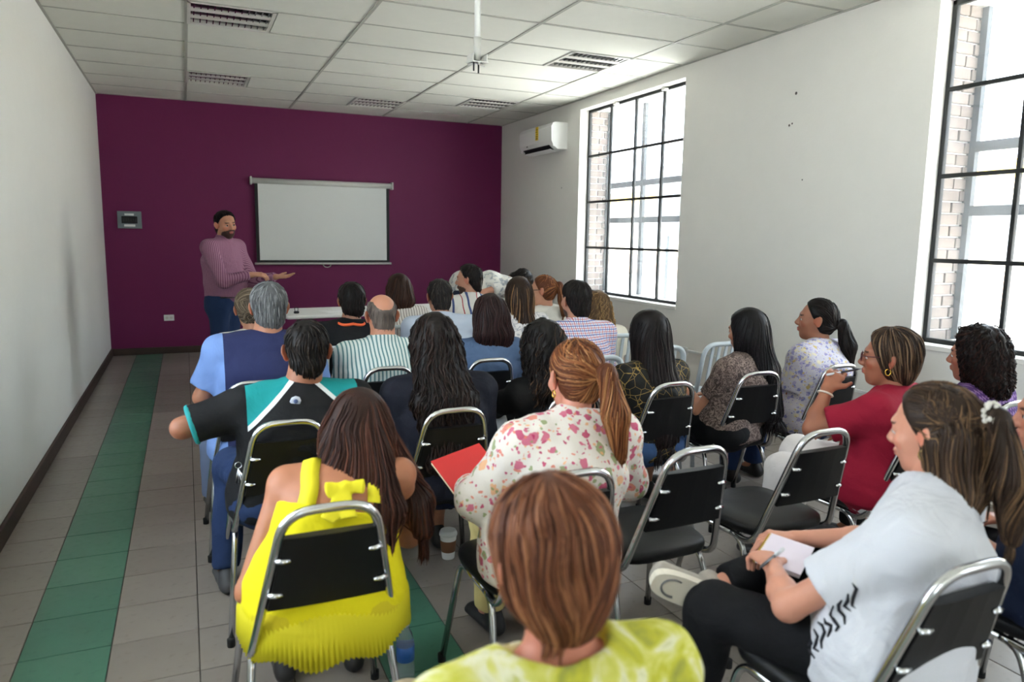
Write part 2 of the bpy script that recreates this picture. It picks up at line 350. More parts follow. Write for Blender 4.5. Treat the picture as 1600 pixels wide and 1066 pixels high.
MB().tube([(0, 0, 0), (0, 0, 2.0)], .04).build('post', M_GRILLE, sg); MB().box2((-.03, -.35, 1.7), (.03, .35, 3.0), .01).build('board', plain('sign_grey', (120, 126, 130), .6), sg)
# ------------------------------------------------------------------ things on the walls and ceiling
M_SCRW = plain('screen_white', (222, 224, 222), .8, var=.01); M_BLACK = plain('matt_black', (14, 14, 15), .6, var=.1); M_GREYW = plain('pale_grey_metal', (205, 205, 200), .4, var=.03)
s = empty('projection_screen', (2.6, D-.03, 1.10)); tag(s, 'white pull-down projection screen with black borders on the purple wall', 'screen')
MB().tube([(-.915, -.03, 1.085), (.915, -.03, 1.085)], .036, 12).build('housing', M_GREYW, s)
for q in (-1, 1): MB().box2((q*.915-.012, -.075, 1.035), (q*.915+.012, .03, 1.135), .006).build('end_cap', M_GREYW, s)
MB().box2((-.875, -.024, .045), (.875, -.020, 1.06)).build('border', M_BLACK, s); MB().box2((-.835, -.0275, .075), (.835, -.0245, 1.05)).build('fabric', M_SCRW, s)
MB().tube([(-.90, -.022, .03), (.90, -.022, .03)], .014, 8).build('bottom_bar', M_GREYW, s)
MB().tube([(.02+.05*math.cos(a), -.022, .015+.035*math.sin(a)) for a in np.linspace(PI, 2*PI, 9)], .005, 6).build('pull_handle', M_GREYW, s)
s = empty('breaker_panel', (.283, D, 1.555)); tag(s, 'small grey breaker panel with black switches on the purple wall', 'electrical panel')
MB().box2((-.13, -.045, 0), (.13, 0, .205), .005).build('box', plain('panel_grey', (112, 122, 126), .5, var=.05), s); MB().box2((-.085, -.051, .06), (.085, -.045, .145)).build('switch_recess', M_BLACK, s)
for k in range(6): MB().box2((-.075+k*.026, -.062, .080), (-.058+k*.026, -.05, .125), .002).build('switch', plain('switch_black', (30, 30, 32), .4), s)
for (xa, xb, za, zb) in ((-.05, .05, .155, .178), (-.06, .06, .022, .048)): MB().box2((xa, -.048, za), (xb, -.045, zb)).build('paper_label', M_SCRW, s)
def outlet(loc, lab, rz=0):
    s = empty('wall_outlet', loc, rz); tag(s, lab, 'outlet'); MB().box2((-.058, -.010, 0), (.058, 0, .075), .004).build('plate', M_SCRW, s)
    for x in (-.025, .025): MB().box2((x-.017, -.013, .022), (x+.017, -.009, .053), .003).build('socket', plain('socket_cream', (205, 202, 194), .5), s)
outlet((.66, D, .415), 'white wall outlet low on the purple wall'); outlet((W, 5.63, .44), 'white wall outlet on the conduit under the window', -PI/2)
tag(MB().box2((W-.018, 5.70, .475), (W, 8.3, .497), .003).build('cable_conduit', M_SCRW), 'white cable conduit running towards the far corner under the window', 'conduit')
tag(MB().box2((W-.018, 3.4, .475), (W, 5.56, .497), .003).build('cable_conduit', M_SCRW), 'white cable conduit between the outlet and the nearer window', 'conduit')
# wall nicks and holes
for (y, z_, s_) in ((4.42, 2.63, .012), (4.47, 2.40, .010), (4.44, 2.41, .008), (8.22, 2.13, .008), (4.30, 1.98, .006)):
    me = MB().lathe([(0.001, 0), (s_, .001), (s_*.4, .004)], n=9).mesh('chip'); o = new_obj('wall_chip', me, wr_o, plain('chip_grey', (90, 84, 78), .9)); o.location = (W, y, z_); o.rotation_euler = (0, -PI/2, 0)
# air conditioner
ac = empty('air_conditioner', (W, 8.56, 2.58)); tag(ac, 'white split air conditioner with a yellow energy label on the wall', 'air conditioner')
prof = [(0, .0), (-.13, .0), (-.19, .045), (-.215, .10), (-.22, .26), (-.20, .30), (-.17, .315), (0, .315)]
V = [(x, y, z_) for y in (-.46, .46) for x, z_ in prof]; n = len(prof); F = [tuple(range(n)), tuple(range(2*n-1, n-1, -1))]+[(i, i+n, (i+1) % n+n, (i+1) % n) for i in range(n)]
acm = plain('ac_white', (236, 236, 234), .35, var=.01); new_obj('housing', mesh_from('ac', V, F), ac, acm)
MB().box2((-.188, -.36, .004), (-.12, .36, .012)).build('air_outlet', M_BLACK, ac); MB().box((-.172, 0, .022), (.085, .74, .006), Matrix.Rotation(.72, 3, 'Y')).build('outlet_slot', M_BLACK, ac)
MB().box((-.150, 0, -.006), (.075, .74, .006), Matrix.Rotation(.25, 3, 'Y')).build('vane', acm, ac)
MB().box2((-.224, -.10, .135), (-.2185, -.03, .295)).build('energy_label', plain('label_yellow', (238, 200, 30), .5, var=.02), ac)
b = MB()
for k in range(5): b.box2((-.2255, -.093, .15+k*.027), (-.2238, -.037-(k % 3)*.012, .157+k*.027))
b.build('label_print', M_BLACK, ac); MB().box2((-.2225, .20, .075), (-.219, .235, .09)).build('badge', plain('badge_dark', (60, 60, 66), .4), ac)
for y in (-.462, .458): MB().box2((-.19, y, .03), (-.06, y+.004, .29), .001).build('side_panel', acm, ac)
# projector mount
pm = empty('projector_mount', (2.56, 4.36, H)); tag(pm, 'white ceiling projector mount with an empty bracket on a pole', 'projector mount')
MB().lathe([(.06, 0), (.06, -.012), (.03, -.02)]).build('ceiling_plate', M_GREYW, pm); MB().tube([(0, 0, 0), (.0, 0, -.43)], .019, 10).build('pole', M_SCRW, pm)
MB().tube([(0, 0, -.40), (0, 0, -.53)], [.025, .022], 10).build('collar', M_GREYW, pm)
b = MB().box((0, 0, -.545), (.10, .13, .006), Matrix.Rotation(.12, 3, 'X'))
for q in (-1, 1): b.box((q*.045, .0, -.525), (.006, .10, .045))
b.build('bracket', M_GREYW, pm)
for a in range(3): MB().tube([(0, 0, -.548), (.06*math.cos(a*2.1+.4), .06*math.sin(a*2.1+.4), -.558)], .006, 6).build('arm', M_GREYW, pm)
for x, y in ((.02, .03), (-.03, -.02)): MB().tube([(x, y, -.545), (x, y, -.60)], .005, 6).build('bolt', M_DARKSTEEL, pm)
# ------------------------------------------------------------------ implicit surfaces for figures
A3 = lambda *v: np.array(v, float)
def unit(v): v = np.asarray(v, float); return v/max(np.linalg.norm(v), 1e-9)
def perp(d, hint):
    s = np.asarray(hint, float) - d*np.dot(hint, d)
    if np.linalg.norm(s) < 1e-4: s = np.cross(d, (0.3, 0.9, 0.2))
    return unit(s)
class Seg:
    """tapering limb with an elliptical section: r=(side,depth) at both ends"""
    def __init__(s, a, b, r0, r1, side=(1, 0, 0), k=.03, flat=(0, 0), op='add'):
        s.a = np.asarray(a, float); s.b = np.asarray(b, float); s.L = max(np.linalg.norm(s.b-s.a), 1e-5); s.t = (s.b-s.a)/s.L
        s.r0 = r0 if hasattr(r0, '__len__') else (r0, r0); s.r1 = r1 if hasattr(r1, '__len__') else (r1, r1)
        s.sx = perp(s.t, side); s.sy = np.cross(s.t, s.sx); s.k = k; s.flat = flat; s.op = op
    def box(s):
        R = max(*s.r0, *s.r1); return np.minimum(s.a, s.b)-R, np.maximum(s.a, s.b)+R
    def d(s, X, Y, Z):
        vx, vy, vz = X-s.a[0], Y-s.a[1], Z-s.a[2]
        ax = vx*s.t[0]+vy*s.t[1]+vz*s.t[2]; tc = np.clip(ax/s.L, 0, 1); ov = ax-tc*s.L
        x = vx*s.sx[0]+vy*s.sx[1]+vz*s.sx[2]; y = vx*s.sy[0]+vy*s.sy[1]+vz*s.sy[2]
        rx = s.r0[0]+(s.r1[0]-s.r0[0])*tc; ry = s.r0[1]+(s.r1[1]-s.r0[1])*tc; rm = np.minimum(rx, ry)
        o2 = (ov/rm)**2
        if s.flat[0] or s.flat[1]:
            ff = np.where(ov < 0, s.flat[0], s.flat[1]); o2 = o2*(1-ff)
            d = (np.sqrt((x/rx)**2+(y/ry)**2+o2)-1)*rm
            if s.flat[0]: d = np.maximum(d, -ax)
            if s.flat[1]: d = np.maximum(d, ax-s.L)
            return d
        return (np.sqrt((x/rx)**2+(y/ry)**2+o2)-1)*rm
class Ell:
    def __init__(s, c, r, R=None, k=.02, op='add'):
        s.c = np.asarray(c, float); s.r = np.asarray(r, float); s.R = np.eye(3) if R is None else np.asarray(R, float); s.k = k; s.op = op
    def box(s):
        e = np.abs(s.R) @ s.r; return s.c-e, s.c+e
    def d(s, X, Y, Z):
        vx, vy, vz = X-s.c[0], Y-s.c[1], Z-s.c[2]; q = []
        for i in range(3): q.append(vx*s.R[0, i]+vy*s.R[1, i]+vz*s.R[2, i])
        k0 = np.sqrt(sum((q[i]/s.r[i])**2 for i in range(3))); k1 = np.sqrt(sum((q[i]/s.r[i]**2)**2 for i in range(3)))+1e-9
        return k0*(k0-1)/k1
class Cut:
    """keeps the side where n.(p-c) < 0"""
    def __init__(s, c, n, k=.01): s.c = np.asarray(c, float); s.n = unit(n); s.k = k; s.op = 'cut'
    def d(s, X, Y, Z): return (X-s.c[0])*s.n[0]+(Y-s.c[1])*s.n[1]+(Z-s.c[2])*s.n[2]
def smin(a, b, k):
    h = np.maximum(k-np.abs(a-b), 0)/k; return np.minimum(a, b)-h*h*k*.25
def combine(F, d, p):
    if p.op == 'add': return smin(F, d, p.k)
    return -smin(-F, -(d if p.op == 'cut' else -d), p.k)          # cut / sub
def evalp(prims, P):
    F = np.full(len(P), 1.0); X, Y, Z = P[:, 0], P[:, 1], P[:, 2]
    for p in prims: F = combine(F, p.d(X, Y, Z), p)
    return F
def gradp(prims, P, e=.002):
    F0 = evalp(prims, P); G = np.stack([evalp(prims, P+np.eye(3)[i]*e)-F0 for i in range(3)], 1)/e
    return F0, G
def axis(lo, hi, h, fine):
    out = [lo]
    while out[-1] < hi:
        x = out[-1]; st = h
        for (a, b, f) in fine:
            if a-h*.5 <= x <= b: st = min(st, f)
        out.append(x+st)
    return np.array(out)
def surface(prims, h=.01, fine=(), wr=0, seed=0, wf=22):
    """surface nets on a grid that is finer inside the boxes `fine` = [(lo, hi, step)]"""
    adds = [p for p in prims if p.op == 'add']
    lo = np.min([p.box()[0] for p in adds], 0)-.03; hi = np.max([p.box()[1] for p in adds], 0)+.03
    ax = [axis(lo[i], hi[i], h, [(f[0][i], f[1][i], f[2]) for f in fine]) for i in range(3)]
    F = np.full([len(a) for a in ax], 1.0, np.float32)
    for p in prims:
        if p.op == 'cut': sl = [slice(0, len(a)) for a in ax]
        else:
            b0, b1 = p.box(); m = p.k+2.2*h
            sl = [slice(max(0, np.searchsorted(ax[i], b0[i]-m)-1), min(len(ax[i]), np.searchsorted(ax[i], b1[i]+m)+1)) for i in range(3)]
        X = ax[0][sl[0]][:, None, None]; Y = ax[1][sl[1]][None, :, None]; Z = ax[2][sl[2]][None, None, :]
        F[tuple(sl)] = combine(F[tuple(sl)], p.d(X, Y, Z), p)
    if wr:
        rs = np.random.RandomState(seed); N = 0
        X = ax[0][:, None, None]; Y = ax[1][None, :, None]; Z = ax[2][None, None, :]
        for i in range(5):
            kv = rs.normal(size=3)*wf*(1+.5*i); ph = rs.rand(3)*6.28
            N = N+np.sin(kv[0]*X+ph[0]+1.3*np.sin(kv[2]*.4*Z+ph[1]))*np.sin(kv[1]*Y+kv[2]*Z+ph[2])/(1+.4*i)
        F = F+wr*N*.6
    S = F < 0
    n0, n1, n2 = F.shape
    cnt = np.zeros((n0-1, n1-1, n2-1), np.int8)
    for i in (0, 1):
        for j in (0, 1):
            for k in (0, 1): cnt += S[i:n0-1+i, j:n1-1+j, k:n2-1+k]
    act = (cnt > 0) & (cnt < 8); I, J, K = np.nonzero(act)
    idx = np.full(act.shape, -1, np.int32); idx[I, J, K] = np.arange(len(I))
    acc = np.zeros((len(I), 3)); num = np.zeros(len(I))
    corner = lambda i, j, k: (F[I+i, J+j, K+k], np.stack([ax[0][I+i], ax[1][J+j], ax[2][K+k]], 1))
    cs = {(i, j, k): corner(i, j, k) for i in (0, 1) for j in (0, 1) for k in (0, 1)}
    for c in cs:
        for a in range(3):
            if c[a] == 0:
                c2 = list(c); c2[a] = 1; fa, pa = cs[c]; fb, pb = cs[tuple(c2)]
                x = (fa < 0) != (fb < 0); t = np.where(x, fa/np.where(x, fa-fb, 1), 0)[:, None]
                acc += np.where(x[:, None], pa+(pb-pa)*t, 0); num += x
    V = acc/num[:, None]; Q = []
    for a in range(3):
        s0 = [slice(1, -1)]*3; s1 = [slice(1, -1)]*3; s0[a] = slice(0, -1); s1[a] = slice(1, None)
        A = S[tuple(s0)]; B = S[tuple(s1)]; e = np.stack(np.nonzero(A != B), 1)
        if not len(e): continue
        inn = A[tuple(e.T)]; off = np.ones(3, int); off[a] = 0; base = e+off
        b, c = [(1, 2), (2, 0), (0, 1)][a]
        def cell(db, dc):
            q = base.copy(); q[:, b] -= db; q[:, c] -= dc; return idx[q[:, 0], q[:, 1], q[:, 2]]
        q = np.stack([cell(1, 1), cell(0, 1), cell(0, 0), cell(1, 0)], 1)
        q[~inn] = q[~inn][:, ::-1]; Q.append(q)
    return V, np.concatenate(Q)
def np_mesh(name, V, Q, smooth=True, cols=None):
    me = bpy.data.meshes.new(name); n = len(Q); k = Q.shape[1]
    me.vertices.add(len(V)); me.vertices.foreach_set('co', np.asarray(V, np.float32).ravel())
    me.loops.add(n*k); me.loops.foreach_set('vertex_index', np.asarray(Q, np.int32).ravel())
    me.polygons.add(n); me.polygons.foreach_set('loop_start', np.arange(0, n*k, k, dtype=np.int32))
    me.update(calc_edges=True); me.validate()
    me.polygons.foreach_set('use_smooth', np.full(len(me.polygons), smooth))
    if cols is not None:
        ca = me.color_attributes.new('Col', 'FLOAT_COLOR', 'POINT')
        ca.data.foreach_set('color', np.concatenate([cols, np.ones((len(cols), 1))], 1).astype(np.float32).ravel())
    return me
def strands(prims, V, n, length, flow, rs, rad=.003, steps=10, curl=0, cfreq=40, pal=None, lift=(-.6, 1.4), fn=.5):
    """traces locks over the hair surface along flow(P); returns V, Q, colours"""
    P = V[rs.randint(0, len(V), n)].copy(); L = length*(.55+.9*rs.rand(n)); st = L/steps; paths = [P.copy()]
    off = rs.uniform(lift[0], lift[1], n)*rad; ph = rs.rand(n)*6.28
    kk = rs.normal(size=(4, 3))*28; pp = rs.rand(4, 3)*6.28
    flow_ = flow; flow = lambda q: flow_(q)+fn*np.stack([sum(np.sin(q @ kk[j]+pp[j, c]) for j in range(4)) for c in range(3)], 1)*.25
    Fv = flow(P); prev = Fv
    for i in range(steps):
        f0, G = gradp(prims, P); g = G/(np.linalg.norm(G, axis=1, keepdims=True)+1e-9)
        Fv = flow(P); tn = Fv-g*np.sum(Fv*g, 1, keepdims=True); m = np.linalg.norm(tn, axis=1, keepdims=True)
        free = m[:, 0] < .45
        dirv = np.where(free[:, None], Fv*.8+prev*.4, tn/(m+1e-6)); dirv = .65*dirv+.35*prev; dirv /= np.linalg.norm(dirv, axis=1, keepdims=True)+1e-9
        P = P+dirv*st[:, None]*np.where(free, .22, 1)[:, None]
        f0, G = gradp(prims, P); gn = np.sum(G*G, 1)+1e-6
        P = P-np.where(free, 0, np.clip((f0-off)/gn, -.03, .03))[:, None]*G
        prev = dirv; paths.append(P.copy())
    PT = np.stack(paths, 1)                                            # n, steps+1, 3
    tn = np.gradient(PT, axis=1); tn /= np.linalg.norm(tn, axis=2, keepdims=True)+1e-9
    ref = rs.normal(size=(n, 1, 3)); a = ref-tn*np.sum(ref*tn, 2, keepdims=True); a /= np.linalg.norm(a, axis=2, keepdims=True)+1e-9
    b = np.cross(tn, a); s = np.linspace(0, 1, steps+1)[None, :, None]
    if curl:
        arc = s*L[:, None, None]; w_ = cfreq*arc*6.28+ph[:, None, None]
        PT = PT+(a*np.cos(w_)+b*np.sin(w_))*curl*np.minimum(1, s*4)
    rr_ = rad*(.35+.65*np.minimum(1, 4*s))*(1-.75*np.maximum(0, (s-.55)/.45))*(.6+.8*rs.rand(n))[:, None, None]
    ring = [PT+rr_*(a*math.cos(q)+b*math.sin(q)) for q in (0, 2.0944, 4.18879)]
    VV = np.stack(ring, 2).reshape(-1, 3)                              # n*(steps+1)*3
    i0 = (np.arange(n)[:, None, None]*(steps+1)+np.arange(steps)[None, :, None])*3+np.arange(3)[None, None, :]
    i1 = (np.arange(n)[:, None, None]*(steps+1)+np.arange(steps)[None, :, None])*3+(np.arange(3)[None, None, :]+1) % 3
    QQ = np.stack([i0, i1, i1+3, i0+3], -1).reshape(-1, 4)
    c = np.array([lin(x) for x in pal])[rs.randint(0, len(pal), n)]*rs.uniform(.75, 1.25, (n, 1))
    CC = np.repeat(c, (steps+1)*3, 0)
    return VV, QQ, CC

def rot3(yaw=0, pitch=0, roll=0):
    """head frame: columns right, forward, up; yaw turns left, pitch tips the nose down, roll tips to the right"""
    cy, sy, cp, sp, cr, sr = math.cos(yaw), math.sin(yaw), math.cos(pitch), math.sin(pitch), math.cos(roll), math.sin(roll)
    Rz = np.array([[cy, -sy, 0], [sy, cy, 0], [0, 0, 1]]); Rx = np.array([[1, 0, 0], [0, cp, sp], [0, -sp, cp]]); Ry = np.array([[cr, 0, sr], [0, 1, 0], [-sr, 0, cr]])
    return Rz @ Rx @ Ry
def hand(wrist, d, nrm, side, curl=.5, s=1.0, spread=.12, thumb_out=.9):
    """palm + five fingers; d: to the fingertips, nrm: out of the back of the hand, side: +1 thumb towards cross(d,nrm)"""
    d = unit(d); nrm = perp(d, nrm); x = np.cross(d, nrm)*side; w0 = np.asarray(wrist, float); P = []
    kn = w0+d*.085*s
    P.append(Seg(w0, w0+d*.075*s, (.026*s, .018*s), (.040*s, .014*s), side=x, k=.012))
    for i, (o, L) in enumerate([(.030, .070), (.010, .080), (-.010, .075), (-.029, .058)]):
        q = kn+x*o*s-d*.012*s; c0 = curl*(.8+.12*i); dd = unit(d+x*o*spread*12)
        d1 = unit(dd*math.cos(c0*.8)-nrm*math.sin(c0*.8)); d2 = unit(dd*math.cos(c0*1.9)-nrm*math.sin(c0*1.9))
        m = q+d1*L*.52*s; e = m+d2*L*.5*s
        P += [Seg(q, m, .0092*s, .0083*s, k=.006), Seg(m, e, .0083*s, .0068*s, k=.004)]
    q = w0+d*.022*s+x*.022*s; d1 = unit(d*.75+x*thumb_out-nrm*.25); m = q+d1*.045*s; e = m+unit(d1*.7+d*.6-nrm*.3*curl)*.034*s
    P += [Seg(q, m, .014*s, .0105*s, k=.010), Seg(m, e, .0100*s, .0078*s, k=.005)]
    return P
def head_prims(C, R, fem=False, s=1.0, jaw=1.0, nose=1.0):
    T = lambda *v: C+R @ (np.array(v)*s)
    E = lambda c, r, k=.02, op='add', RR=None: Ell(T(*c), np.array(r)*s, R if RR is None else R @ RR, k, op)
    P = [E((0, -.014, .030), (.074, .094, .082)), E((0, .028, -.030), (.059, .060, .083), .03), E((0, .036, -.080), (.042*jaw, .043, .034), .025),
         E((0, .052, -.102), (.020*jaw, .024, .016), .02)]
    for sd in (-1, 1):
        P += [E((sd*.040, .058, -.024), (.020, .022, .018), .02), E((sd*.032, .091, .002), (.020, .016, .011), .012, 'sub'), E((sd*.031, .0735, .004), (.0135, .0130, .0105), .003),
              E((sd*.078, -.008, -.008), (.008, .020, .031), .006, RR=rot3(sd*.50, .15, 0)), E((sd*.086, -.018, .004), (.006, .016, .024), .005, RR=rot3(sd*.65, .15, 0))]
    P += [E((0, .079, .026), (.046, .011, .009), .018), Seg(T(0, .084, .010), T(0, .104*nose, -.026), .0075*s, .011*s, k=.012), E((0, .094, -.033), (.016, .012, .009), .008),
          E((0, .086, -.056), (.022, .012, .0075), .008), E((0, .085, -.067), (.019, .012, .0075), .006)]
    return P
def head_colours(V, C, R, skin, hairc, s=1.0, beard=None, lips=(165, 88, 82), brow=True, eyes=True):
    L = (V-C) @ R / s; col = np.tile(np.array(lin(skin)), (len(V), 1))
    def inside(c, r): return (((L-np.array(c))/np.array(r))**2).sum(1) < 1
    near = (np.abs(L) < .16).all(1)
    def paint(m, c, f=1.0): col[m & near] = col[m & near]*(1-f)+np.array(lin(c))*f
    for sd in (-1, 1): paint(inside((sd*.076, -.01, -.005), (.02, .03, .04)), (min(255, skin[0]+12), skin[1]-14, skin[2]-14), .7); paint(inside((sd*.04, .07, -.03), (.025, .03, .02)), (min(255, skin[0]+10), skin[1]-18, skin[2]-16), .4)
    if beard: paint(inside((0, .05, -.085), (.066, .075, .052)) & ~inside((0, .10, -.062), (.020, .02, .007)), beard, .9); paint(inside((0, .100, -.046), (.028, .018, .007)), beard, .85)
    paint(inside((0, .094, -.061), (.023, .016, .0115)), lips, .8)
    if eyes:
        for sd in (-1, 1):
            if brow: paint(inside((sd*.032, .085, .0225), (.022, .02, .0048)), hairc, .85)
    return col
SKINM = attr_mat('skin', .5, .4, .08, 30, .08); SKINM.node_tree.nodes['Principled BSDF'].inputs['Subsurface Weight'].default_value = .08
SKINM.node_tree.nodes['Principled BSDF'].inputs['Subsurface Radius'].default_value = (.012, .005, .003)
HAIRM = attr_mat('hair', .50, .22, .25, 55, .25, stretch=(1, 1, .12))
SHOEM = {}; EYEW = plain('eye_white', (206, 200, 194), .25, var=.02); EYEI = plain('eye_brown', (34, 22, 17), .2)

def person(label, hip, top, yaw=0, hyaw=0, hpitch=.05, hroll=0, fem=False, skin=(176, 124, 98), sh=None, g=1.0, hh=1.0,
           hair=None, shirt=None, bottom=None, shoes=(40, 38, 38), arms=None, legs=None, res=1.0, hands=(0, 0), beard=None, collar=0, sleeve=.55, loose=.012,
           skirt=False, stand=False, bust=None, belly=0, sleeve_tip=None, hem=.0, extras=None, bare=False, lean_back=0, hcurl=(.5, .5), hdir=(None, None), hnrm=(None, None), neck=1.0, vest=None, group='people seated on rows of chairs', eyes=False, scoop=1.0, shrug=0):
    """builds one seated (or standing) person; every point is given in room coordinates"""
    rs = np.random.RandomState(sum(map(ord, label)))
    root = empty('person', (hip[0], hip[1], 0)); tag(root, label, 'person', group)
    O = A3(hip[0], hip[1], 0); hipz = hip[2] if len(hip) > 2 else .53
    f = A3(-math.sin(yaw), math.cos(yaw), 0); r = A3(math.cos(yaw), math.sin(yaw), 0); z = A3(0, 0, 1)
    Rh = rot3(hyaw, hpitch, hroll); C = np.asarray(top, float)-O-Rh @ A3(0, -.01, .112*hh)
    P = A3(0, 0, hipz); sh = sh or (.158 if fem else .185)
    up = unit(C-P); N = C-up*.135*hh-Rh[:, 1]*.030*hh-z*.005; Sc = N-up*.068+z*shrug
    back = unit(np.cross(r, up)); back = -back if np.dot(back, f) > 0 else back      # points backwards, perpendicular to the spine
    Wm = P+(Sc-P)*.38+back*.012; Ch = P+(Sc-P)*.74+back*.022
    S = [Sc-r*sh+back*.005, Sc+r*sh+back*.005]
    dl = (Sc-P); Ls = np.linalg.norm(dl)
    if arms is None: arms = [None, None]
    AR = []
    for i, sd in enumerate((-1, 1)):
        if arms[i] is None:
            e = S[i]+A3(0, 0, -.255)+r*sd*.045+f*.03; wv = P+f*.26+r*sd*.10+z*.13; dirw = unit(wv-e); wv = e+dirw*min(.24, np.linalg.norm(wv-e))
        else: e, wv = [np.asarray(q, float)-O for q in arms[i]]
        AR.append((S[i], e, wv))
    if legs is None: legs = [None, None]
    LG = []
    for i, sd in enumerate((-1, 1)):
        hp = P+r*sd*.085
        if legs[i] is None: kn = P+f*.43+r*sd*.12+z*(-.01); an = kn+f*.02+z*(-hipz+.10)
        else: kn, an = [np.asarray(q, float)-O for q in legs[i]]
        LG.append((hp, kn, an))
    # ---- body: one continuous surface
    B = head_prims(C, Rh, fem, hh, .92 if fem else 1.0)
    nr = (.047 if fem else .056)*neck
    B += [Seg(C+Rh @ A3(0, -.030, -.045)*hh, N-up*.02, (nr, nr*1.02), (nr*1.12, nr*1.1), side=r, k=.025)]
    def torso(i, kk=.06):
        q = []
        w1, d1 = (.165, .120) if fem else (.150, .118) if not stand else (.138, .105); w2, d2 = (.135, .105) if fem else (.148, .112); w3, d3 = (.150, .108) if fem else (.168, .118)
        q.append(Seg(P, Wm, (w1*g+i, d1*g+i), (w2*g+i, d2*g+i), side=r, k=kk)); q.append(Seg(Wm, Ch, (w2*g+i, d2*g+i), (w3*g+i, d3*g+i), side=r, k=kk))
        q.append(Seg(Ch, Sc-up*.01, (w3*g+i, d3*g+i), (sh*.72+i, .066+i), side=r, k=kk)); q.append(Seg(S[0], S[1], .050+i, .050+i, k=.05))
        for sd in (0, 1): q.append(Seg(N-up*.030, S[sd]+up*.014, .038+i, .038+i, k=.06))
        if not stand or True:
            for sd in (-1, 1): q.append(Ell(P+r*sd*.075*g-f*.035+z*(-.03 if not stand else -.02), ((.10*g+i), .105*g+i, .085+i) if not stand else (.085, .10, .11), k=.05))
        bs = bust if bust is not None else (.06 if fem else 0)
        if bs:
            for sd in (-1, 1): q.append(Ell(Ch-up*.03-back*(d3*g*.72)+r*sd*.072, (bs*1.1+i, bs+i, bs*1.05+i), k=.05))
        if belly: q.append(Ell(Wm-back*(.07)-up*.03, (.12*g+i, belly+.05+i, .12+i), k=.07))
        return q
    B += torso(-.012)
    ua, fa, wr_ = (.044, .036, .0245) if not fem else (.041, .033, .0215)
    ga = .5+.5*g
    for i in (0, 1):
        s_, e, wv = AR[i]; B += [Seg(s_, e, ua*ga, fa*ga, k=.02), Seg(e, e+(wv-e)*.35, fa*ga*.98, fa*ga*1.02, k=.02), Seg(e+(wv-e)*.35, wv, fa*ga*1.02, wr_, k=.02)]
        d_ = hdir[i] if hdir[i] is not None else (wv-e)+A3(0, 0, -.04); n_ = hnrm[i] if hnrm[i] is not None else z
        B += hand(wv, d_, n_, (1 if i == 0 else -1), hcurl[i], .95 if fem else 1.03)
    for i in (0, 1):
        hp, kn, an = LG[i]; lm = .72 if (bottom is not None and not skirt) else 1.0; B += [Seg(hp, kn, .070*lm, .052*lm, k=.03), Seg(kn, kn+(an-kn)*.35, .050*lm, .053*lm, k=.02), Seg(kn+(an-kn)*.35, an, .053*lm, .032, k=.02), Seg(an, an+f*.06-z*.05, .03, .028, k=.02)]
    hb = .145*hh
    fine = [(C-A3(hb, hb, .16*hh), C+A3(hb, hb, .14), .0046*max(.8, res))]
    for i in (0, 1):
        if hands[i]: wv = AR[i][2]; d_ = unit(hdir[i] if hdir[i] is not None else wv-AR[i][1]); fine.append((np.minimum(wv, wv+d_*.17)-.05, np.maximum(wv, wv+d_*.17)+.05, .0048))
    V, Q = surface(B, .013*res, fine)
    hc = hair['pal'][0] if hair else (60, 40, 30)
    cols = head_colours(V, C, Rh, skin, hc, hh, beard)
    new_obj('body', np_mesh('body', V, Q, True, cols), root, SKINM)
    if eyes:
        for sd in (-1, 1):
            ec = C+Rh @ (A3(sd*.031, .0765, .0)*hh); b = MB(); e_ = .0108*hh
            b.lathe([(.0004, -e_), (e_*.6, -e_*.8), (e_*.92, -e_*.38), (e_, 0), (e_*.92, e_*.38), (e_*.6, e_*.8), (.0004, e_)], n=14)
            eo = b.build('eye', EYEW, root); eo.location = ec; ib = MB().lathe([(.0068*hh, e_*.72), (.0064*hh, e_*.90), (.0004, e_*1.02)], n=12).build('iris', EYEI, eo)
            eo.matrix_local = Matrix.Translation(ec) @ Matrix(np.stack([Rh[:, 0], -Rh[:, 2], Rh[:, 1]], 1).tolist()).to_4x4()
    # ---- trousers or skirt
    if bottom is not None:
        i = .010; T_ = [Seg(P+z*.05, P-z*.01, (.165*g+i, .125*g+i) if not stand else (.145*g, .115*g), (.165*g+i, .125*g+i) if not stand else (.145*g, .115*g), side=r, k=.06)]
        for sd in (-1, 1): T_.append(Ell(P+r*sd*.08*g-f*.04-z*.03, (.105*g+i, .11*g+i, .088+i) if not stand else (.09, .105, .12), k=.05))
        for j in (0, 1):
            hp, kn, an = LG[j]
            T_.append(Seg(hp, kn, (.078*ga+i, .076*ga+i), (.060*ga+i, .060*ga+i), k=.05))
            if not skirt: T_ += [Seg(kn, an+(kn-an)*hem, .060*ga+i, .046*ga+i, k=.03, flat=(0, 1))]
        if skirt:
            k0, k1 = LG[0][1], LG[1][1]; T_.append(Seg(P-z*.02, (k0+k1)/2+z*.0, (.17*g, .09), (.18, .075), side=r, k=.06, flat=(0, 0)))
        V, Q = surface(T_, .014*res, (), .004, len(label)); new_obj('skirt' if skirt else 'trousers', np_mesh('trousers', V, Q), root, bottom)
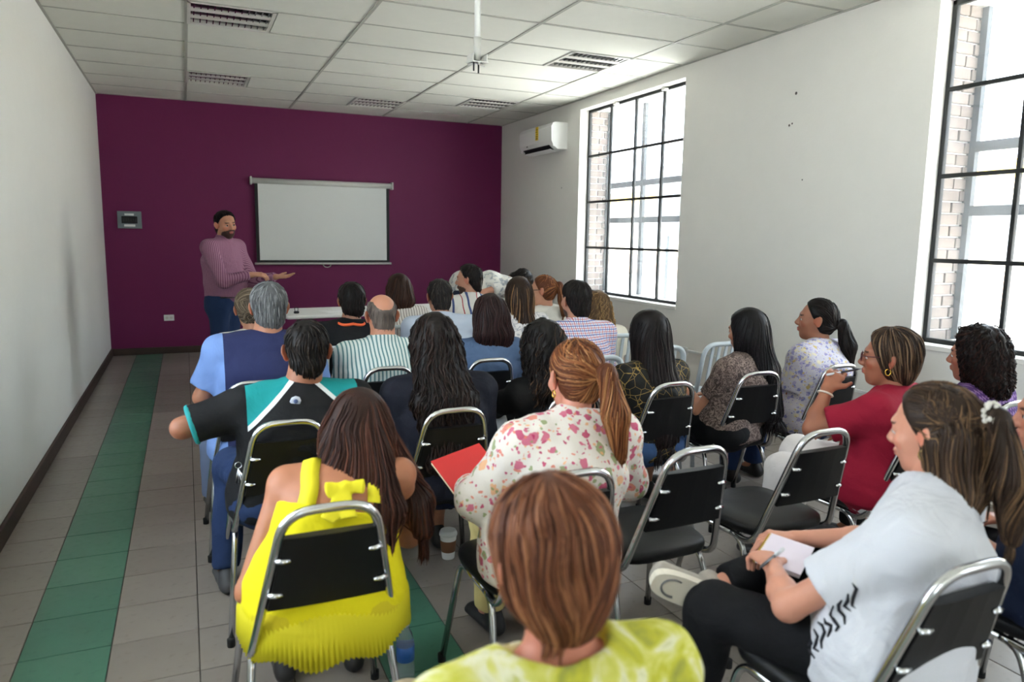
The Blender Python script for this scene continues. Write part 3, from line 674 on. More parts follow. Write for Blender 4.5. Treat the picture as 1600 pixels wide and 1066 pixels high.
    # ---- top garment
    if shirt is not None:
        i = loose; T_ = torso(i)
        if bare: T_ = [q for q in T_ if not (isinstance(q, Seg) and np.allclose(q.a, S[0]) and np.allclose(q.b, S[1]))]; T_[1].flat = (0, 1); T_ = T_[:2]+T_[5:]
        else:
            for j in (0, 1):
                s_, e, wv = AR[j]
                if sleeve <= 1: T_.append(Seg(s_, s_+(e-s_)*sleeve, ua*ga*1.06+i+.006, ua*ga*.98+i+.012, k=.03, flat=(0, 1)))
                else:
                    T_.append(Seg(s_, e, ua*ga*1.06+i+.004, fa*ga+i+.006, k=.03)); T_.append(Seg(e, e+(wv-e)*(sleeve-1), fa*ga+i+.006, wr_+i+.006, k=.03, flat=(0, 1)))
        if not stand: T_.append(Seg(P+z*.02, P-z*.055, (.175*g+i, .130*g+i), (.175*g+i, .135*g+i), side=r, k=.05, flat=(0, 1)))
        else: T_.append(Seg(P+z*.12, P+z*.05, (.155*g+i, .118*g+i), (.155*g+i, .118*g+i), side=r, k=.03, flat=(0, 1)))
        if collar: cz = up; T_.append(Seg(N-cz*.035, N+cz*collar+Rh[:, 1]*.004, (nr*1.28, nr*1.25), (nr*1.16+.004, nr*1.16+.004), side=r, k=.015, flat=(0, 1)))
        else: T_.append(Ell(N+f*.02+up*.035, (nr*1.05*scoop, nr*1.05*scoop, .045*scoop), k=.012, op='sub'))
        V, Q = surface(T_, .0095*res, (), .0035, len(label)+7); so_ = new_obj('shirt', np_mesh('shirt', V, Q), root, shirt)
        SHIRT = T_
    else: SHIRT = None
    # ---- shoes
    for j in (0, 1):
        hp, kn, an = LG[j]; ff = f if legs[j] is None or len(legs[j]) < 3 else None
        sd = unit(f+r*(-.1 if j == 0 else .1)); a0 = an+A3(0, 0, -an[2]+.035) if abs(an[2]-.10) < .06 else None
        if a0 is None: continue
        q = [Seg(a0-sd*.05, a0+sd*.13, (.036, .034), (.042, .026), side=np.cross(sd, z), k=.02), Seg(a0-sd*.03+z*.03, a0-sd*.02+z*.05, .036, .034, k=.02), Cut((0, 0, .004), (0, 0, -1), .004)]
        V, Q = surface(q, .011*res); key = tuple(shoes)
        if key not in SHOEM: SHOEM[key] = plain('shoe_%d_%d_%d' % key, shoes, .5)
        new_obj('shoe', np_mesh('shoe', V, Q), root, SHOEM[key])
    # ---- hair
    if hair: make_hair(root, hair, C, Rh, hh, P, N, f, r, rs, res)
    return dict(root=root, O=O, C=C, R=Rh, N=N, S=S, P=P, f=f, r=r, up=up, back=back, Ch=Ch, Wm=Wm, Sc=Sc, shirt=SHIRT, body=B, AR=AR, LG=LG, hh=hh, nr=nr)

def make_hair(root, hr, C, R, s, P, N, f, r, rs, res):
    T = lambda *v: C+R @ (np.array(v)*s)
    E = lambda c, q, k=.02, op='add': Ell(T(*c), np.array(q)*s, R, k, op)
    st = hr['style']; t = hr.get('t', .010); pal = hr['pal']; Z = A3(0, 0, 1); H_ = []
    down = lambda p: np.tile(A3(0, 0, -1), (len(p), 1))
    flow = down; L = .12; curl = hr.get('curl', 0); seg = 8; wr = hr.get('wr', 0)
    face = lambda c, n: Cut(T(*c), R @ unit(n), .012)
    if st in ('short', 'bald'):
        H_ = [E((0, -.014, .031), (.074+t, .094+t, .082+t)), E((0, -.048, -.040), (.058+t, .050+t, .076+t), .02), face(hr.get('line', (0, .012, .030)), (0, .80, -.55)), face((0, -.06, -.112), (0, .35, -1))]
        for sd in (-1, 1): H_.append(Ell(T(sd*.082, -.004, -.012), np.array((.018, .021, .033))*s, R, .006, 'sub'))
        crown = T(0, -.05, .11)
        def flow(p):
            v = p-crown; v = v/(np.linalg.norm(v, axis=1, keepdims=True)+1e-6); return v+(R @ A3(0, .15, -.35))
        L = .045; seg = 4
        if st == 'bald': H_.append(Ell(T(0, .0, .085), np.array((.058, .105, .075))*s, R, .012, 'sub')); H_.append(Ell(T(0, .06, .05), np.array((.08, .07, .06))*s, R, .012, 'sub')); H_.append(Ell(T(0, -.07, .085), np.array((.050, .06, .062))*s, R, .012, 'sub'))
    elif st == 'crop':                                                       # a woman's short layered cut covering ears and nape
        H_ = [E((0, -.018, .034), (.078+t, .098+t, .086+t)), E((0, -.032, -.03), (.070+t*.9, .074+t*.8, .066), .03), E((0, -.062, -.075), (.046, .034, .036), .03),
              face((0, .066, .055), (0, 1, -.10)), face((0, .030, -.02), (0, 1, -.42))]
        crown = T(0, -.01, .125)
        def flow(p):
            v = p-crown; v = v/(np.linalg.norm(v, axis=1, keepdims=True)+1e-6); return v*.7+(R @ A3(0, -.2, -.75))
        L = .12; seg = 9
    elif st in ('long', 'bob'):
        ln = hr['len']; wd = hr.get('w', .085); th = hr.get('th', .05); bk = -f
        H_ = [E((0, -.016, .034), (.077+t, .097+t, .085+t)), E((0, -.022, -.045), (.080+t, .080+t, .085), .03), face((0, .058, .06), (0, 1, -.12)), face((0, .024, -.02), (0, 1, -.35))]
        a = T(0, -.055, -.02); off = hr.get('off', A3(0, 0, 0)); b = a+(A3(0, 0, -1)*ln*.45)+bk*hr.get('back', .035)*.6+off*.4; c = a+A3(0, 0, -1)*ln+bk*hr.get('back', .035)+off
        sv = R[:, 0]
        H_ += [Seg(a, b, (wd, th+.012), (wd*hr.get('flare', 1.1), th), side=sv, k=.04), Seg(b, c, (wd*hr.get('flare', 1.1), th), (wd*hr.get('tip', .8), th*.5), side=sv, k=.03)]
        if hr.get('sides', 1):
            for sd in (-1, 1): H_.append(Seg(T(sd*.070, -.015, .01), T(sd*.075, -.02, 0)+A3(0, 0, -1)*min(ln*.8, hr.get('side_len', .20)), (.022, .040), (.016, .030), side=sv, k=.03))
        for q in hr.get('more', []): H_.append(q)
        L = hr.get('sl', ln*.9); seg = 11
    elif st in ('pony', 'bun', 'half'):
        tie = hr['tie']; tp = T(*tie); pony_dir = hr.get('pd', A3(0, -.03, -.2))
        H_ = [E((0, -.016, .033), (.0755+t, .0955+t, .083+t)), E((0, -.04, -.03), (.066+t*.6, .060+t*.5, .062), .03), face((0, .056, .058), (0, 1, -.20)), face((0, .004, -.02), (0, 1, -.55))]
        if True:
            for sd in (-1, 1): H_.append(Ell(T(sd*.083, -.002, -.014), np.array((.020, .022, .034))*s, R, .006, 'sub'))
        if st == 'bun':
            H_.append(Ell(tp, np.array(hr.get('br', (.045, .035, .035))), R, .012)); flow0 = tp
        else:
            m = tp+unit(R @ A3(0, -1, .25))*.035; e1 = m+pony_dir*.5+(R @ A3(0, -1, 0))*.012; e2 = m+pony_dir; pw = hr.get('pw', .032)
            H_ += [Seg(tp, m, .017, .026, k=.015), Seg(m, e1, .028, pw, k=.02), Seg(e1, e2, pw, pw*.45, k=.02)]
        if st == 'half':
            ln = hr['len']; a = T(0, -.05, -.03); b = a-Z*ln*.5-f*.02; c = a-Z*ln-f*.03
            H_ += [Seg(a, b, (.088, .055), (.095, .05), side=R[:, 0], k=.04), Seg(b, c, (.095, .05), (.06, .02), side=R[:, 0], k=.03)]
            for sd in (-1, 1): H_.append(Seg(T(sd*.064, -.055, .0), T(sd*.072, -.06, -.05)-Z*ln*.5, (.024, .036), (.018, .03), side=R[:, 0], k=.03))
        def flow(p):
            v = tp-p; dd = np.linalg.norm(v, axis=1, keepdims=True); loc = (p-C) @ R
            onhead = (np.linalg.norm(loc/np.array([.1, .125, .125])/s, axis=1, keepdims=True) < 1.02) & (((p-tp) @ (R @ A3(0, -1, 0)))[:, None] < .02)
            if st == 'half': onhead = onhead & (loc[:, 2:3] > -.01)
            return np.where(onhead, v/(dd+1e-6), A3(0, 0, -1) if st != 'bun' else np.cross(p-tp, R[:, 1]+.3*R[:, 2])*20)
        L = hr.get('sl', .17); seg = 10
    Hh = (.0075 if st in ('short', 'bald') else .009)*max(1, res*.9)
    V, Q = surface(H_, Hh, (), wr, 3, 60)
    base = np.array(lin(pal[0]))*.8; C0 = np.tile(base, (len(V), 1)); n = int(hr.get('n', 420))
    SV, SQ, CC = strands(H_, V, n, hr.get('L', L), flow, rs, hr.get('rad', .003), seg, curl, hr.get('cf', 25), pal, hr.get('lift', (-.6, 1.2)), hr.get('fn', .5))
    V2 = np.concatenate([V, SV]); Q2 = np.concatenate([Q, SQ+len(V)])
    new_obj('hair', np_mesh('hair', V2, Q2, True, np.concatenate([C0, CC])), root, HAIRM)
    if st in ('pony', 'half') and hr.get('band') is not None:
        tp = T(*hr['tie']); b = MB(); n_ = unit(R @ A3(0, -1, .25)); a = perp(n_, R[:, 0]); c = np.cross(n_, a)
        b.tube([tuple(tp+n_*.012+(a*math.cos(w_)+c*math.sin(w_))*.021) for w_ in np.linspace(0, 2*PI, 17)], .006, 6, False); b.build('hair_tie', plain('tie_%d_%d_%d' % hr['band'], hr['band'], .6), root)
# ------------------------------------------------------------------ chairs
M_CHROME = plain('chrome_tube', (205, 207, 210), .16, 1.0, var=.06); M_VINYL = plain('black_vinyl', (12, 12, 14), .45, var=.12, nscale=20, bump=.12, bscale=220, spec=.35)
M_RUB = plain('black_rubber', (18, 18, 18), .8); M_GPLA = plain('light_grey_plastic', (188, 196, 200), .45, var=.04)
def pad(w0, w1, y0, y1, z0, z1, n=28, puff=.012, e=4.5):
    """cushion with rounded corners; w0 rear half width, w1 front half width"""
    V = []; F = []; rings = [(.90, z0), (.985, z0+.008), (1.0, (z0+z1)/2), (.985, z1-.008), (.93, z1), (.55, z1+puff*.8), (.15, z1+puff)]
    for s, z in rings:
        for k in range(n):
            a = 2*PI*k/n; c, s2 = math.cos(a), math.sin(a); x = math.copysign(abs(c)**(2/e), c); y = math.copysign(abs(s2)**(2/e), s2)
            yy = (y0+y1)/2+(y1-y0)/2*y*s; hw = w0+(w1-w0)*(y*s+1)/2; V.append((hw*x*s, yy, z))
    m = len(rings)
    for i in range(m-1):
        for k in range(n): k2 = (k+1) % n; F.append((i*n+k, i*n+k2, (i+1)*n+k2, (i+1)*n+k))
    F.append(tuple(range(n-1, -1, -1))); F.append(tuple(range((m-1)*n, m*n)))
    b = MB(); b.add(V, F, True); return b
def make_black_chair():
    t = empty('stacking_chair')
    pad(.195, .215, -.20, .215, .415, .462).build('seat', M_VINYL, t)
    hp = lambda z: -.205-(z-.44)*.27                                        # rear plane of the back
    P = []
    for s in (-1, 1): P.append([(s*.165, .06, .402), (s*.195, hp(.40)+.012, .400), (s*.112, hp(.845), .845)])
    path = P[0]+P[1][::-1]
    MB().tube(fillet(path, [.06, .075, .075, .06], 6), .0125, 10).build('back_hoop', M_CHROME, t)
    # back panel between the tubes
    V = []; F = []; zs = np.linspace(.565, .775, 5)
    for dy in (-.013, .013):
        for z in zs:
            hw = .195-.083*(z-.40)/.445-.010
            for q in np.linspace(-1, 1, 5): V.append((q*hw, hp(z)+dy+.012*(1-q*q)*(-1 if dy < 0 else .2)*.5+.002, z))
    n = 25
    for i in range(4):
        for k in range(4):
            a = i*5+k; F += [(a, a+1, a+6, a+5), (n+a, n+a+5, n+a+6, n+a+1)]
    for i in range(4): F += [(i*5, i*5+5, n+i*5+5, n+i*5), (i*5+4, n+i*5+4, n+i*5+9, i*5+9), (i, n+i, n+i+1, i+1), (20+i, 21+i, n+21+i, n+20+i)]
    me = mesh_from('backrest', V, F, False); o = new_obj('backrest', me, t, M_VINYL)
    for s in (-1, 1):
        for z in (.615, .715):
            hw = .195-.083*(z-.40)/.445; y = hp(z)-.018
            MB().tube([(s*(hw-.002), y+.006, z), (s*(hw-.020), y, z), (s*(hw-.038), y+.001, z)], [.0075, .0085, .006], 8, flat=.55).build('clip', M_CHROME, t)
        pts = fillet([(s*.232, .235, .004), (s*.185, .165, .402), (s*.185, -.115, .402), (s*.222, -.265, .004)], .055, 6)
        k = len(pts)//2
        MB().tube(pts[:k+1], .0115, 9).build('leg', M_CHROME, t); MB().tube(pts[k:], .0115, 9).build('leg', M_CHROME, t)
        for q in (pts[0], pts[-1]): MB().lathe([(.0145, 0), (.015, .03), (.012, .032)], (q[0], q[1], 0), 10).build('foot_cap', M_RUB, t)
    for y in (.13, -.08): MB().tube([(-.185, y, .402), (.185, y, .402)], .010, 8).build('crossbar', M_CHROME, t)
    return t
def make_grey_chair():
    t = empty('slatted_chair'); hp = lambda z: -.19-(z-.44)*.20
    pad(.20, .215, -.20, .21, .425, .450, puff=.002).build('seat', M_GPLA, t)
    pts = fillet([(-.195, hp(.42), .42), (-.185, hp(.835), .835), (.185, hp(.835), .835), (.195, hp(.42), .42)], .09, 7)
    MB().tube(pts, .020, 10, flat=.8).build('back_frame', M_GPLA, t)
    for k in range(5): x = -.115+k*.0575; MB().box((x, (hp(.45)+hp(.82))/2, .635), (.024, .012, .385), Matrix.Rotation(.197, 3, 'X'), bev=.004).build('slat', M_GPLA, t)
    for s in (-1, 1):
        MB().tube([(s*.19, .17, .43), (s*.215, .215, .0)], [.018, .014], 9).build('leg', M_GPLA, t); MB().tube([(s*.19, -.17, .43), (s*.215, -.235, .0)], [.018, .014], 9).build('leg', M_GPLA, t)
    return t
def copy_tree(o, parent=None):
    c = o.copy(); COL.objects.link(c); c.parent = parent
    for ch in o.children: copy_tree(ch, c)
    return c
PROTO = {'b': make_black_chair(), 'g': make_grey_chair()}; USED = set()
def chair(kind, hx, hy, label, yaw=0):
    """hx, hy: where the middle of the back's top rail is"""
    o = PROTO[kind] if kind not in USED else copy_tree(PROTO[kind]); USED.add(kind)
    off = .314 if kind == 'b' else .27
    o.location = (hx-math.sin(yaw)*off, hy+math.cos(yaw)*off, 0); o.rotation_euler = (0, 0, yaw)
    tag(o, label, 'chair', 'black padded stacking chairs' if kind == 'b' else 'light grey slatted chairs'); return o
B_, G_ = 'b', 'g'
chair(B_, 1.19, 1.79, 'black padded chrome chair under the woman in the yellow blouse')
chair(B_, 1.90, 1.80, 'black padded chrome chair under the woman in the floral shirt')
chair(B_, 2.385, 1.865, 'empty black padded chrome chair beside the woman in the floral shirt', .03)
chair(B_, 2.965, 1.885, 'empty black padded chrome chair beside the woman in red', .03)
chair(B_, 3.56, 1.90, 'black padded chrome chair under the woman in the red shirt')
chair(B_, 4.135, 1.94, 'black padded chrome chair under the curly haired woman in purple', -.04)
chair(B_, 1.20, 2.69, 'black padded chrome chair under the man in the teal and black polo')
chair(B_, 1.83, 2.66, 'black padded chrome chair under the woman in the navy blazer')
chair(B_, 2.40, 2.72, 'black padded chrome chair under the woman with wavy hair and black top')
chair(B_, 2.97, 2.80, 'black padded chrome chair under the woman in the black and gold blouse', .05)
chair(B_, 3.57, 2.88, 'black padded chrome chair under the woman in the brown patterned blouse', -.05)
chair(B_, 4.17, 2.91, 'black padded chrome chair under the woman in the lilac floral blouse')
chair(B_, 1.155, 3.48, 'black padded chrome chair under the grey haired man in the navy vest')
chair(B_, 1.815, 3.64, 'black padded chrome chair under the bald man in the striped shirt')
chair(B_, 2.41, 3.71, 'black padded chrome chair under the woman in the denim jacket')
chair(B_, 2.39, .945, 'black padded chrome chair under the woman in the white printed shirt')
chair(B_, 1.38, .72, 'black padded chrome chair under the woman in the yellow-green blouse')
chair(B_, 3.17, .98, 'black padded chrome chair under the person in the dark navy shirt')
chair(G_, 3.02, 3.62, 'light grey slatted chair under the man in the checked shirt')
chair(G_, 3.62, 3.84, 'empty light grey slatted chair behind the man in the checked shirt', -.05)
chair(G_, 4.17, 3.86, 'empty light grey slatted chair by the wall in front of the floral blouse', .05)
chair(G_, 1.24, 4.26, 'light grey slatted chair under the woman with the low grey bun')
chair(G_, 1.76, 4.46, 'light grey slatted chair under the man with the orange lanyard')
chair(G_, 2.45, 4.52, 'light grey slatted chair under the man in the pale grey shirt')
chair(G_, 2.98, 4.44, 'light grey slatted chair under the woman with long streaked hair')
chair(G_, 3.66, 4.43, 'light grey slatted chair under the woman with curly blond hair', -.05)
chair(G_, 2.42, 5.38, 'light grey slatted chair under the woman in the striped white blouse')
chair(G_, 2.93, 5.34, 'light grey slatted chair under the bearded man in the striped polo')
chair(G_, 3.56, 5.14, 'light grey slatted chair under the woman with glasses and a ponytail')
# ------------------------------------------------------------------ tables
M_TTOP = plain('table_white', (226, 226, 222), .4, var=.02); M_TLEG = plain('table_leg_dark', (52, 52, 56), .5)
def table(x, y, rz, label, w=1.83, d=.74):
    t = empty('folding_table', (x, y, 0), rz); tag(t, label, 'table', 'white folding tables'); MB().box((0, 0, .722), (w, d, .036), bev=.012).build('table_top', M_TTOP, t)
    for s in (-1, 1):
        b = MB()
        for q in (-1, 1): b.tube([(s*w*.36, q*d*.38, .70), (s*w*.36, q*d*.38, 0)], .0125, 8)
        b.tube([(s*w*.36, -d*.38, .10), (s*w*.36, d*.38, .10)], .0115, 8); b.build('leg_frame', M_TLEG, t)
        MB().tube([(s*w*.36, 0, .10), (s*w*.12, 0, .69)], .010, 8).build('brace', M_TLEG, t)
    return t
table(2.62, 7.72, .10, 'white folding table beside the presenter in front of the screen'); table(4.24, 8.30, .02, 'white folding table near the corner with printed sheets', 1.3)
def sheet(x, y, z, w, d, rz, label, mat, name='paper_sheet', cat='paper'):
    o = MB().box((0, 0, .0012), (w, d, .0024)).build(name, mat); o.location = (x, y, z); o.rotation_euler = (0, 0, rz); tag(o, label, cat); return o
M_PAPER = plain('paper', (240, 240, 238), .7, var=.01)
sheet(2.28, 7.62, .7402, .30, .215, .3, 'white paper sheet on the folding table beside the presenter', M_PAPER); sheet(2.42, 7.82, .7402, .297, .21, -.1, 'white paper sheet at the back of the folding table', M_PAPER)
pt = NT('printed_cloth'); o_ = pt.xyz(); q1 = pt.m_('FRACT', pt.m_('MULTIPLY', o_[0], 14)); q2 = pt.m_('FRACT', pt.m_('MULTIPLY', o_[1], 9))
M_PRINT = pt.fin(pt.mix(pt.m_('MULTIPLY', pt.m_('LESS_THAN', q1, .5), pt.m_('LESS_THAN', q2, .3)), rgba((236, 236, 238)), rgba((40, 42, 60))), .8)
sheet(3.93, 8.28, .7402, .62, .6, 0, 'white printed cover with dark marks on the corner table', M_PRINT, 'table_cover', 'cover')
lp = empty('laptop', (3.84, 8.12, .7428), .5); tag(lp, 'dark grey open laptop on the corner table', 'laptop'); M_LAP = plain('laptop_grey', (62, 64, 68), .4, .4)
MB().box((0, 0, .009), (.34, .24, .016), bev=.004).build('base', M_LAP, lp); MB().box((0, .155, .12), (.34, .010, .23), Matrix.Rotation(-.35, 3, 'X'), bev=.003).build('lid', M_LAP, lp)
cm_ = empty('binder_clip', (1.86, 7.45, .742), .4); tag(cm_, 'small black binder clip on the folding table beside the presenter', 'clip')
MB().box((0, 0, .012), (.05, .03, .024), bev=.008).build('clip_body', M_BLACK, cm_); MB().tube(fillet([(-.015, 0, .02), (-.02, 0, .06), (.02, 0, .06), (.015, 0, .02)], .01), .003, 6).build('wire_handle', M_BLACK, cm_)
# ------------------------------------------------------------------ people
BLK = [(20, 15, 14), (30, 22, 19), (38, 28, 24)]; DBR = [(34, 22, 17), (52, 34, 25), (66, 42, 30)]; NAVYJ = cloth('jeans_navy', (34, 52, 88)); BLKC = cloth('black_cloth', (18, 18, 20)); JEAN = cloth('jeans_blue', (52, 80, 122)); KHAKI = cloth('khaki_cloth', (150, 136, 112)); GREYC = cloth('grey_trousers', (92, 94, 100))
def jewel(p, kind, col, side, r=.011, name='earring'):
    c = p['C']+p['R'] @ (A3(side*.080, -.004, -.050)*p['hh'])
    b = MB(); b.tube([tuple(c+p['R'] @ A3(0, math.cos(a)*r, math.sin(a)*r*1.3)) for a in np.linspace(0, 2*PI, 15)], .0028, 6, False)
    return b.build(name, plain('metal_%d_%d_%d' % col, col, .25, 1.0), p['root'])
def glasses(p, col=(30, 24, 26)):
    R, C, s = p['R'], p['C'], p['hh']; T = lambda *v: tuple(C+R @ (A3(*v)*s)); b = MB()
    for sd in (-1, 1):
        b.tube([T(sd*.032+.024*math.cos(a), .101, .0+.017*math.sin(a)) for a in np.linspace(0, 2*PI, 17)], .0022, 6, False)
        b.tube([T(sd*.056, .100, .006), T(sd*.078, .06, .008), T(sd*.081, -.005, .010)], .0022, 6)
    b.tube([T(-.009, .103, .004), T(.009, .103, .004)], .002, 6); return b.build('glasses', plain('frame_%d' % sum(col), col, .35), p['root'])
def on_surface(prims, pts, lift=.002, it=6):
    P_ = np.array(pts, float)
    for _ in range(it):
        f0, G = gradp(prims, P_); P_ = P_-((f0-lift)/(np.sum(G*G, 1)+1e-6))[:, None]*G*.9
    return P_
def march(prims, pts, d, n=60):
    P_ = np.array(pts, float)
    for _ in range(n): P_ = P_+d*np.clip(evalp(prims, P_), -.01, .02)[:, None]*.7
    return P_-d*.001
def lanyard(p, col, black=True):
    N, r, f, up = p['N'], p['r'], p['f'], p['up']; pts = []
    for a in np.linspace(-.15*PI, 1.15*PI, 15): pts.append(N-up*.012+r*math.cos(a)*.085-f*(math.sin(a)*.075-.01)+up*(-.03*abs(math.cos(a))))
    q = on_surface(p['shirt'], pts, .003); b = MB(); b.tube([tuple(v) for v in q], .010, 6, flat=.35); return b.build('lanyard', plain('lanyard_%d' % sum(col), col, .6), p['root'])

# presenter
sp_ = stripes('mauve_striped_shirt', (160, 116, 138), [(('a', .0095), .0035, 0, (118, 72, 98))], rot=2.286, b=.5)
p = person('bearded man standing before the purple wall in a mauve striped shirt, gesturing', (1.19, 7.02, .93), (1.21, 6.98, 1.705), yaw=-2.286, eyes=True, hyaw=-2.72, hpitch=.10, hroll=.10, skin=(186, 134, 108), stand=True, g=1.08, sh=.19,
    hair=dict(style='short', pal=BLK, t=.010, n=500, line=(0, .022, .036)), beard=(46, 32, 26), shirt=sp_, bottom=NAVYJ, shoes=(60, 44, 36), collar=.045, sleeve=1.93, belly=.07, hands=(1, 1),
    arms=[((1.43, 7.0, 1.10), (1.615, 6.83, 1.14)), ((1.17, 6.74, 1.11), (1.40, 6.72, 1.165))], hdir=((1, -.12, .02), (1, -.05, .02)), hnrm=((.05, .2, -1), (0, -.35, 1)), hcurl=(.25, .55),
    legs=[((1.22, 7.06, .50), (1.23, 7.14, .10)), ((1.13, 6.94, .50), (1.10, 6.90, .10))], group='people standing at the front')
bl = MB(); a_ = [p['P']+A3(0, 0, .035)+p['r']*math.cos(t)*.166+p['f']*math.sin(t)*.134 for t in np.linspace(0, 2*PI, 25)]; bl.tube([tuple(v) for v in a_], .016, 8, False, flat=.4); bl.build('belt', plain('belt_brown', (40, 30, 26), .5), p['root'])
# person bending over by the corner
person('person bending over by the far corner in a pale printed shirt', (3.30, 6.62, .95), (4.00, 6.58, 1.13), yaw=-PI/2, hyaw=-1.75, hpitch=1.25, skin=(188, 134, 110), stand=True, sh=.17, g=1.0, hair=dict(style='short', pal=BLK, t=.014, n=300),
    shirt=blotch('pale_print', [(.0, (214, 212, 206)), (.52, (220, 218, 212)), (.6, (140, 150, 160)), (.68, (206, 204, 200))], 16), bottom=cloth('navy_shorts', (44, 52, 74)), sleeve=.6, res=1.4, arms=[((3.52, 6.86, .86), (3.58, 6.80, .64)), ((3.40, 6.40, .99), (3.38, 6.36, .76))],
    legs=[((3.34, 6.70, .50), (3.30, 6.72, .10)), ((3.36, 6.52, .50), (3.30, 6.50, .10))], group='people standing at the front')
# front rows
person('woman with a brown bob in a white blouse with thin vertical stripes', (2.42, 5.60), (2.409, 5.65, 1.209), fem=True, hair=dict(style='bob', len=.15, pal=[(52, 32, 24), (70, 44, 32), (84, 54, 40)], n=350, w=.085, th=.05, sl=.2, t=.012),
    shirt=stripes('white_pinstripe', (216, 210, 204), [(.022, .005, 0, (110, 98, 100))]), bottom=BLKC, sleeve=1.6, res=1.4, collar=.0)
p = person('bearded man seen in profile in a white, blue and red striped polo', (2.95, 5.57), (2.985, 5.62, 1.285), eyes=True, yaw=.1, hyaw=.95, beard=(36, 26, 22), skin=(190, 138, 114), hair=dict(style='short', pal=BLK, t=.014, n=350), collar=.035, sleeve=.6, res=1.3, bottom=JEAN, sh=.19,
    shirt=stripes('bold_striped_polo', (214, 210, 204), [((0, .13), .018, .03, (70, 84, 128)), ((0, .13), .008, .075, (170, 44, 60)), ((2, .30), .022, -.985, (84, 100, 146)), ((2, .30), .006, -.95, (170, 60, 70))]))
p = person('woman with dark glasses and a high auburn ponytail in a white top', (3.56, 5.37), (3.510, 5.32, 1.21), fem=True, eyes=True, yaw=.15, hyaw=.95, skin=(196, 142, 116), hair=dict(style='pony', tie=(0, -.105, .03), pd=A3(.03, -.03, -.24), pal=[(104, 58, 34), (140, 86, 50), (168, 112, 70)], n=350, pw=.034, band=(24, 20, 20), t=.008),
    shirt=cloth('white_knit', (218, 214, 204)), bottom=JEAN, sleeve=.6, res=1.3); glasses(p)
p = person('man in a black shirt with an orange lanyard around his neck', (1.78, 4.68), (1.855, 4.76, 1.208), sh=.175, skin=(150, 104, 82), hair=dict(style='short', pal=BLK, t=.013, n=350), shirt=cloth('black_shirt', (22, 23, 27)), bottom=BLKC, collar=.02, sleeve=.6, res=1.3)
lanyard(p, (226, 92, 44))
person('woman with a low grey-brown bun in a white blouse', (1.24, 4.48), (1.215, 4.52, 1.195), fem=True, hyaw=.1, skin=(182, 128, 102), hair=dict(style='bun', tie=(-.025, -.118, -.035), br=(.034, .026, .028), pal=[(84, 72, 58), (112, 98, 80), (136, 122, 104)], n=700, rad=.0022, t=.009), shirt=cloth('white_blouse', (226, 222, 214)), bottom=GREYC, sleeve=.5, res=1.3, g=1.05)
person('man with cropped dark hair in a pale grey-blue collared shirt', (2.45, 4.74), (2.462, 4.80, 1.224), sh=.205, g=1.15, skin=(160, 114, 92), hair=dict(style='short', pal=[(40, 36, 34), (58, 52, 48), (70, 60, 54)], t=.007, n=350), shirt=cloth('pale_blue_grey_shirt', (178, 188, 204)), bottom=KHAKI, collar=.032, sleeve=1.5, res=1.3)
person('woman with long straight hair streaked blond in a white patterned blouse', (2.99, 4.66), (3.012, 4.70, 1.234), fem=True, hair=dict(style='long', len=.38, pal=[(52, 36, 26), (92, 66, 44), (150, 114, 76), (66, 46, 34)], n=420, w=.08, th=.045, back=.06, t=.010), shirt=blotch('white_lace', [(0, (206, 204, 206)), (.5, (220, 216, 214)), (.56, (150, 150, 160)), (.62, (214, 210, 208))], 22), bottom=JEAN, sleeve=.6, res=1.3)
person('woman with curly blond hair half hidden behind the checked shirt', (3.66, 4.65), (3.625, 4.66, 1.128), fem=True, hair=dict(style='long', len=.22, pal=[(104, 78, 50), (146, 114, 74), (176, 142, 96)], n=380, w=.088, th=.055, curl=.010, cf=22, wr=.006, t=.012), shirt=cloth('cream_blouse', (222, 216, 200)), bottom=GREYC, res=1.4)
# third row
gv = NT('navy_vest_shirt'); o_ = gv.xyz(); ax_ = gv.m_('ABSOLUTE', gv.m_('SUBTRACT', o_[0], .04))
col_ = gv.mix(gv.m_('GREATER_THAN', ax_, .178), rgba((40, 46, 84)), rgba((116, 146, 202))); cloth_bump(gv); GV = gv.fin(col_, .85, spec=.25)
person('grey haired man in a navy vest over a light blue shirt', (1.165, 3.70), (1.245, 3.74, 1.278), sh=.205, g=1.12, skin=(172, 118, 92), hair=dict(style='short', pal=[(96, 97, 98), (118, 119, 120), (140, 141, 142), (84, 85, 86)], t=.013, n=1000, rad=.0022, fn=.25), shirt=GV, bottom=cloth('pale_blue_trousers', (120, 134, 166)), sleeve=.75, loose=.018, neck=1.1,
    arms=[((.925, 3.74, .74), (.99, 3.98, .66)), None], legs=[((.98, 4.12, .53), (.97, 4.20, .10)), None])
p = person('bald man in a white shirt with green-blue stripes', (1.825, 3.86), (1.840, 3.90, 1.203), sh=.19, g=1.18, skin=(190, 132, 106), hair=dict(style='bald', pal=[(112, 100, 92), (86, 78, 74)], t=.003, n=240, rad=.002), shirt=stripes('green_striped_shirt', (206, 214, 210), [(.020, .008, 0, (96, 132, 136))]), bottom=KHAKI, collar=.035, sleeve=1.6, neck=1.12)
person('woman with a dark bob in a blue denim jacket', (2.42, 3.93), (2.492, 3.95, 1.176), fem=True, sh=.17, g=1.08, hair=dict(style='bob', len=.19, pal=[(36, 20, 20), (50, 28, 26), (60, 36, 34)], n=600, w=.098, th=.055, flare=1.12, tip=1.05, sl=.22, t=.014), shirt=cloth('denim_jacket', (76, 96, 126), .25, b=.6), bottom=BLKC, collar=.0, sleeve=1.8)
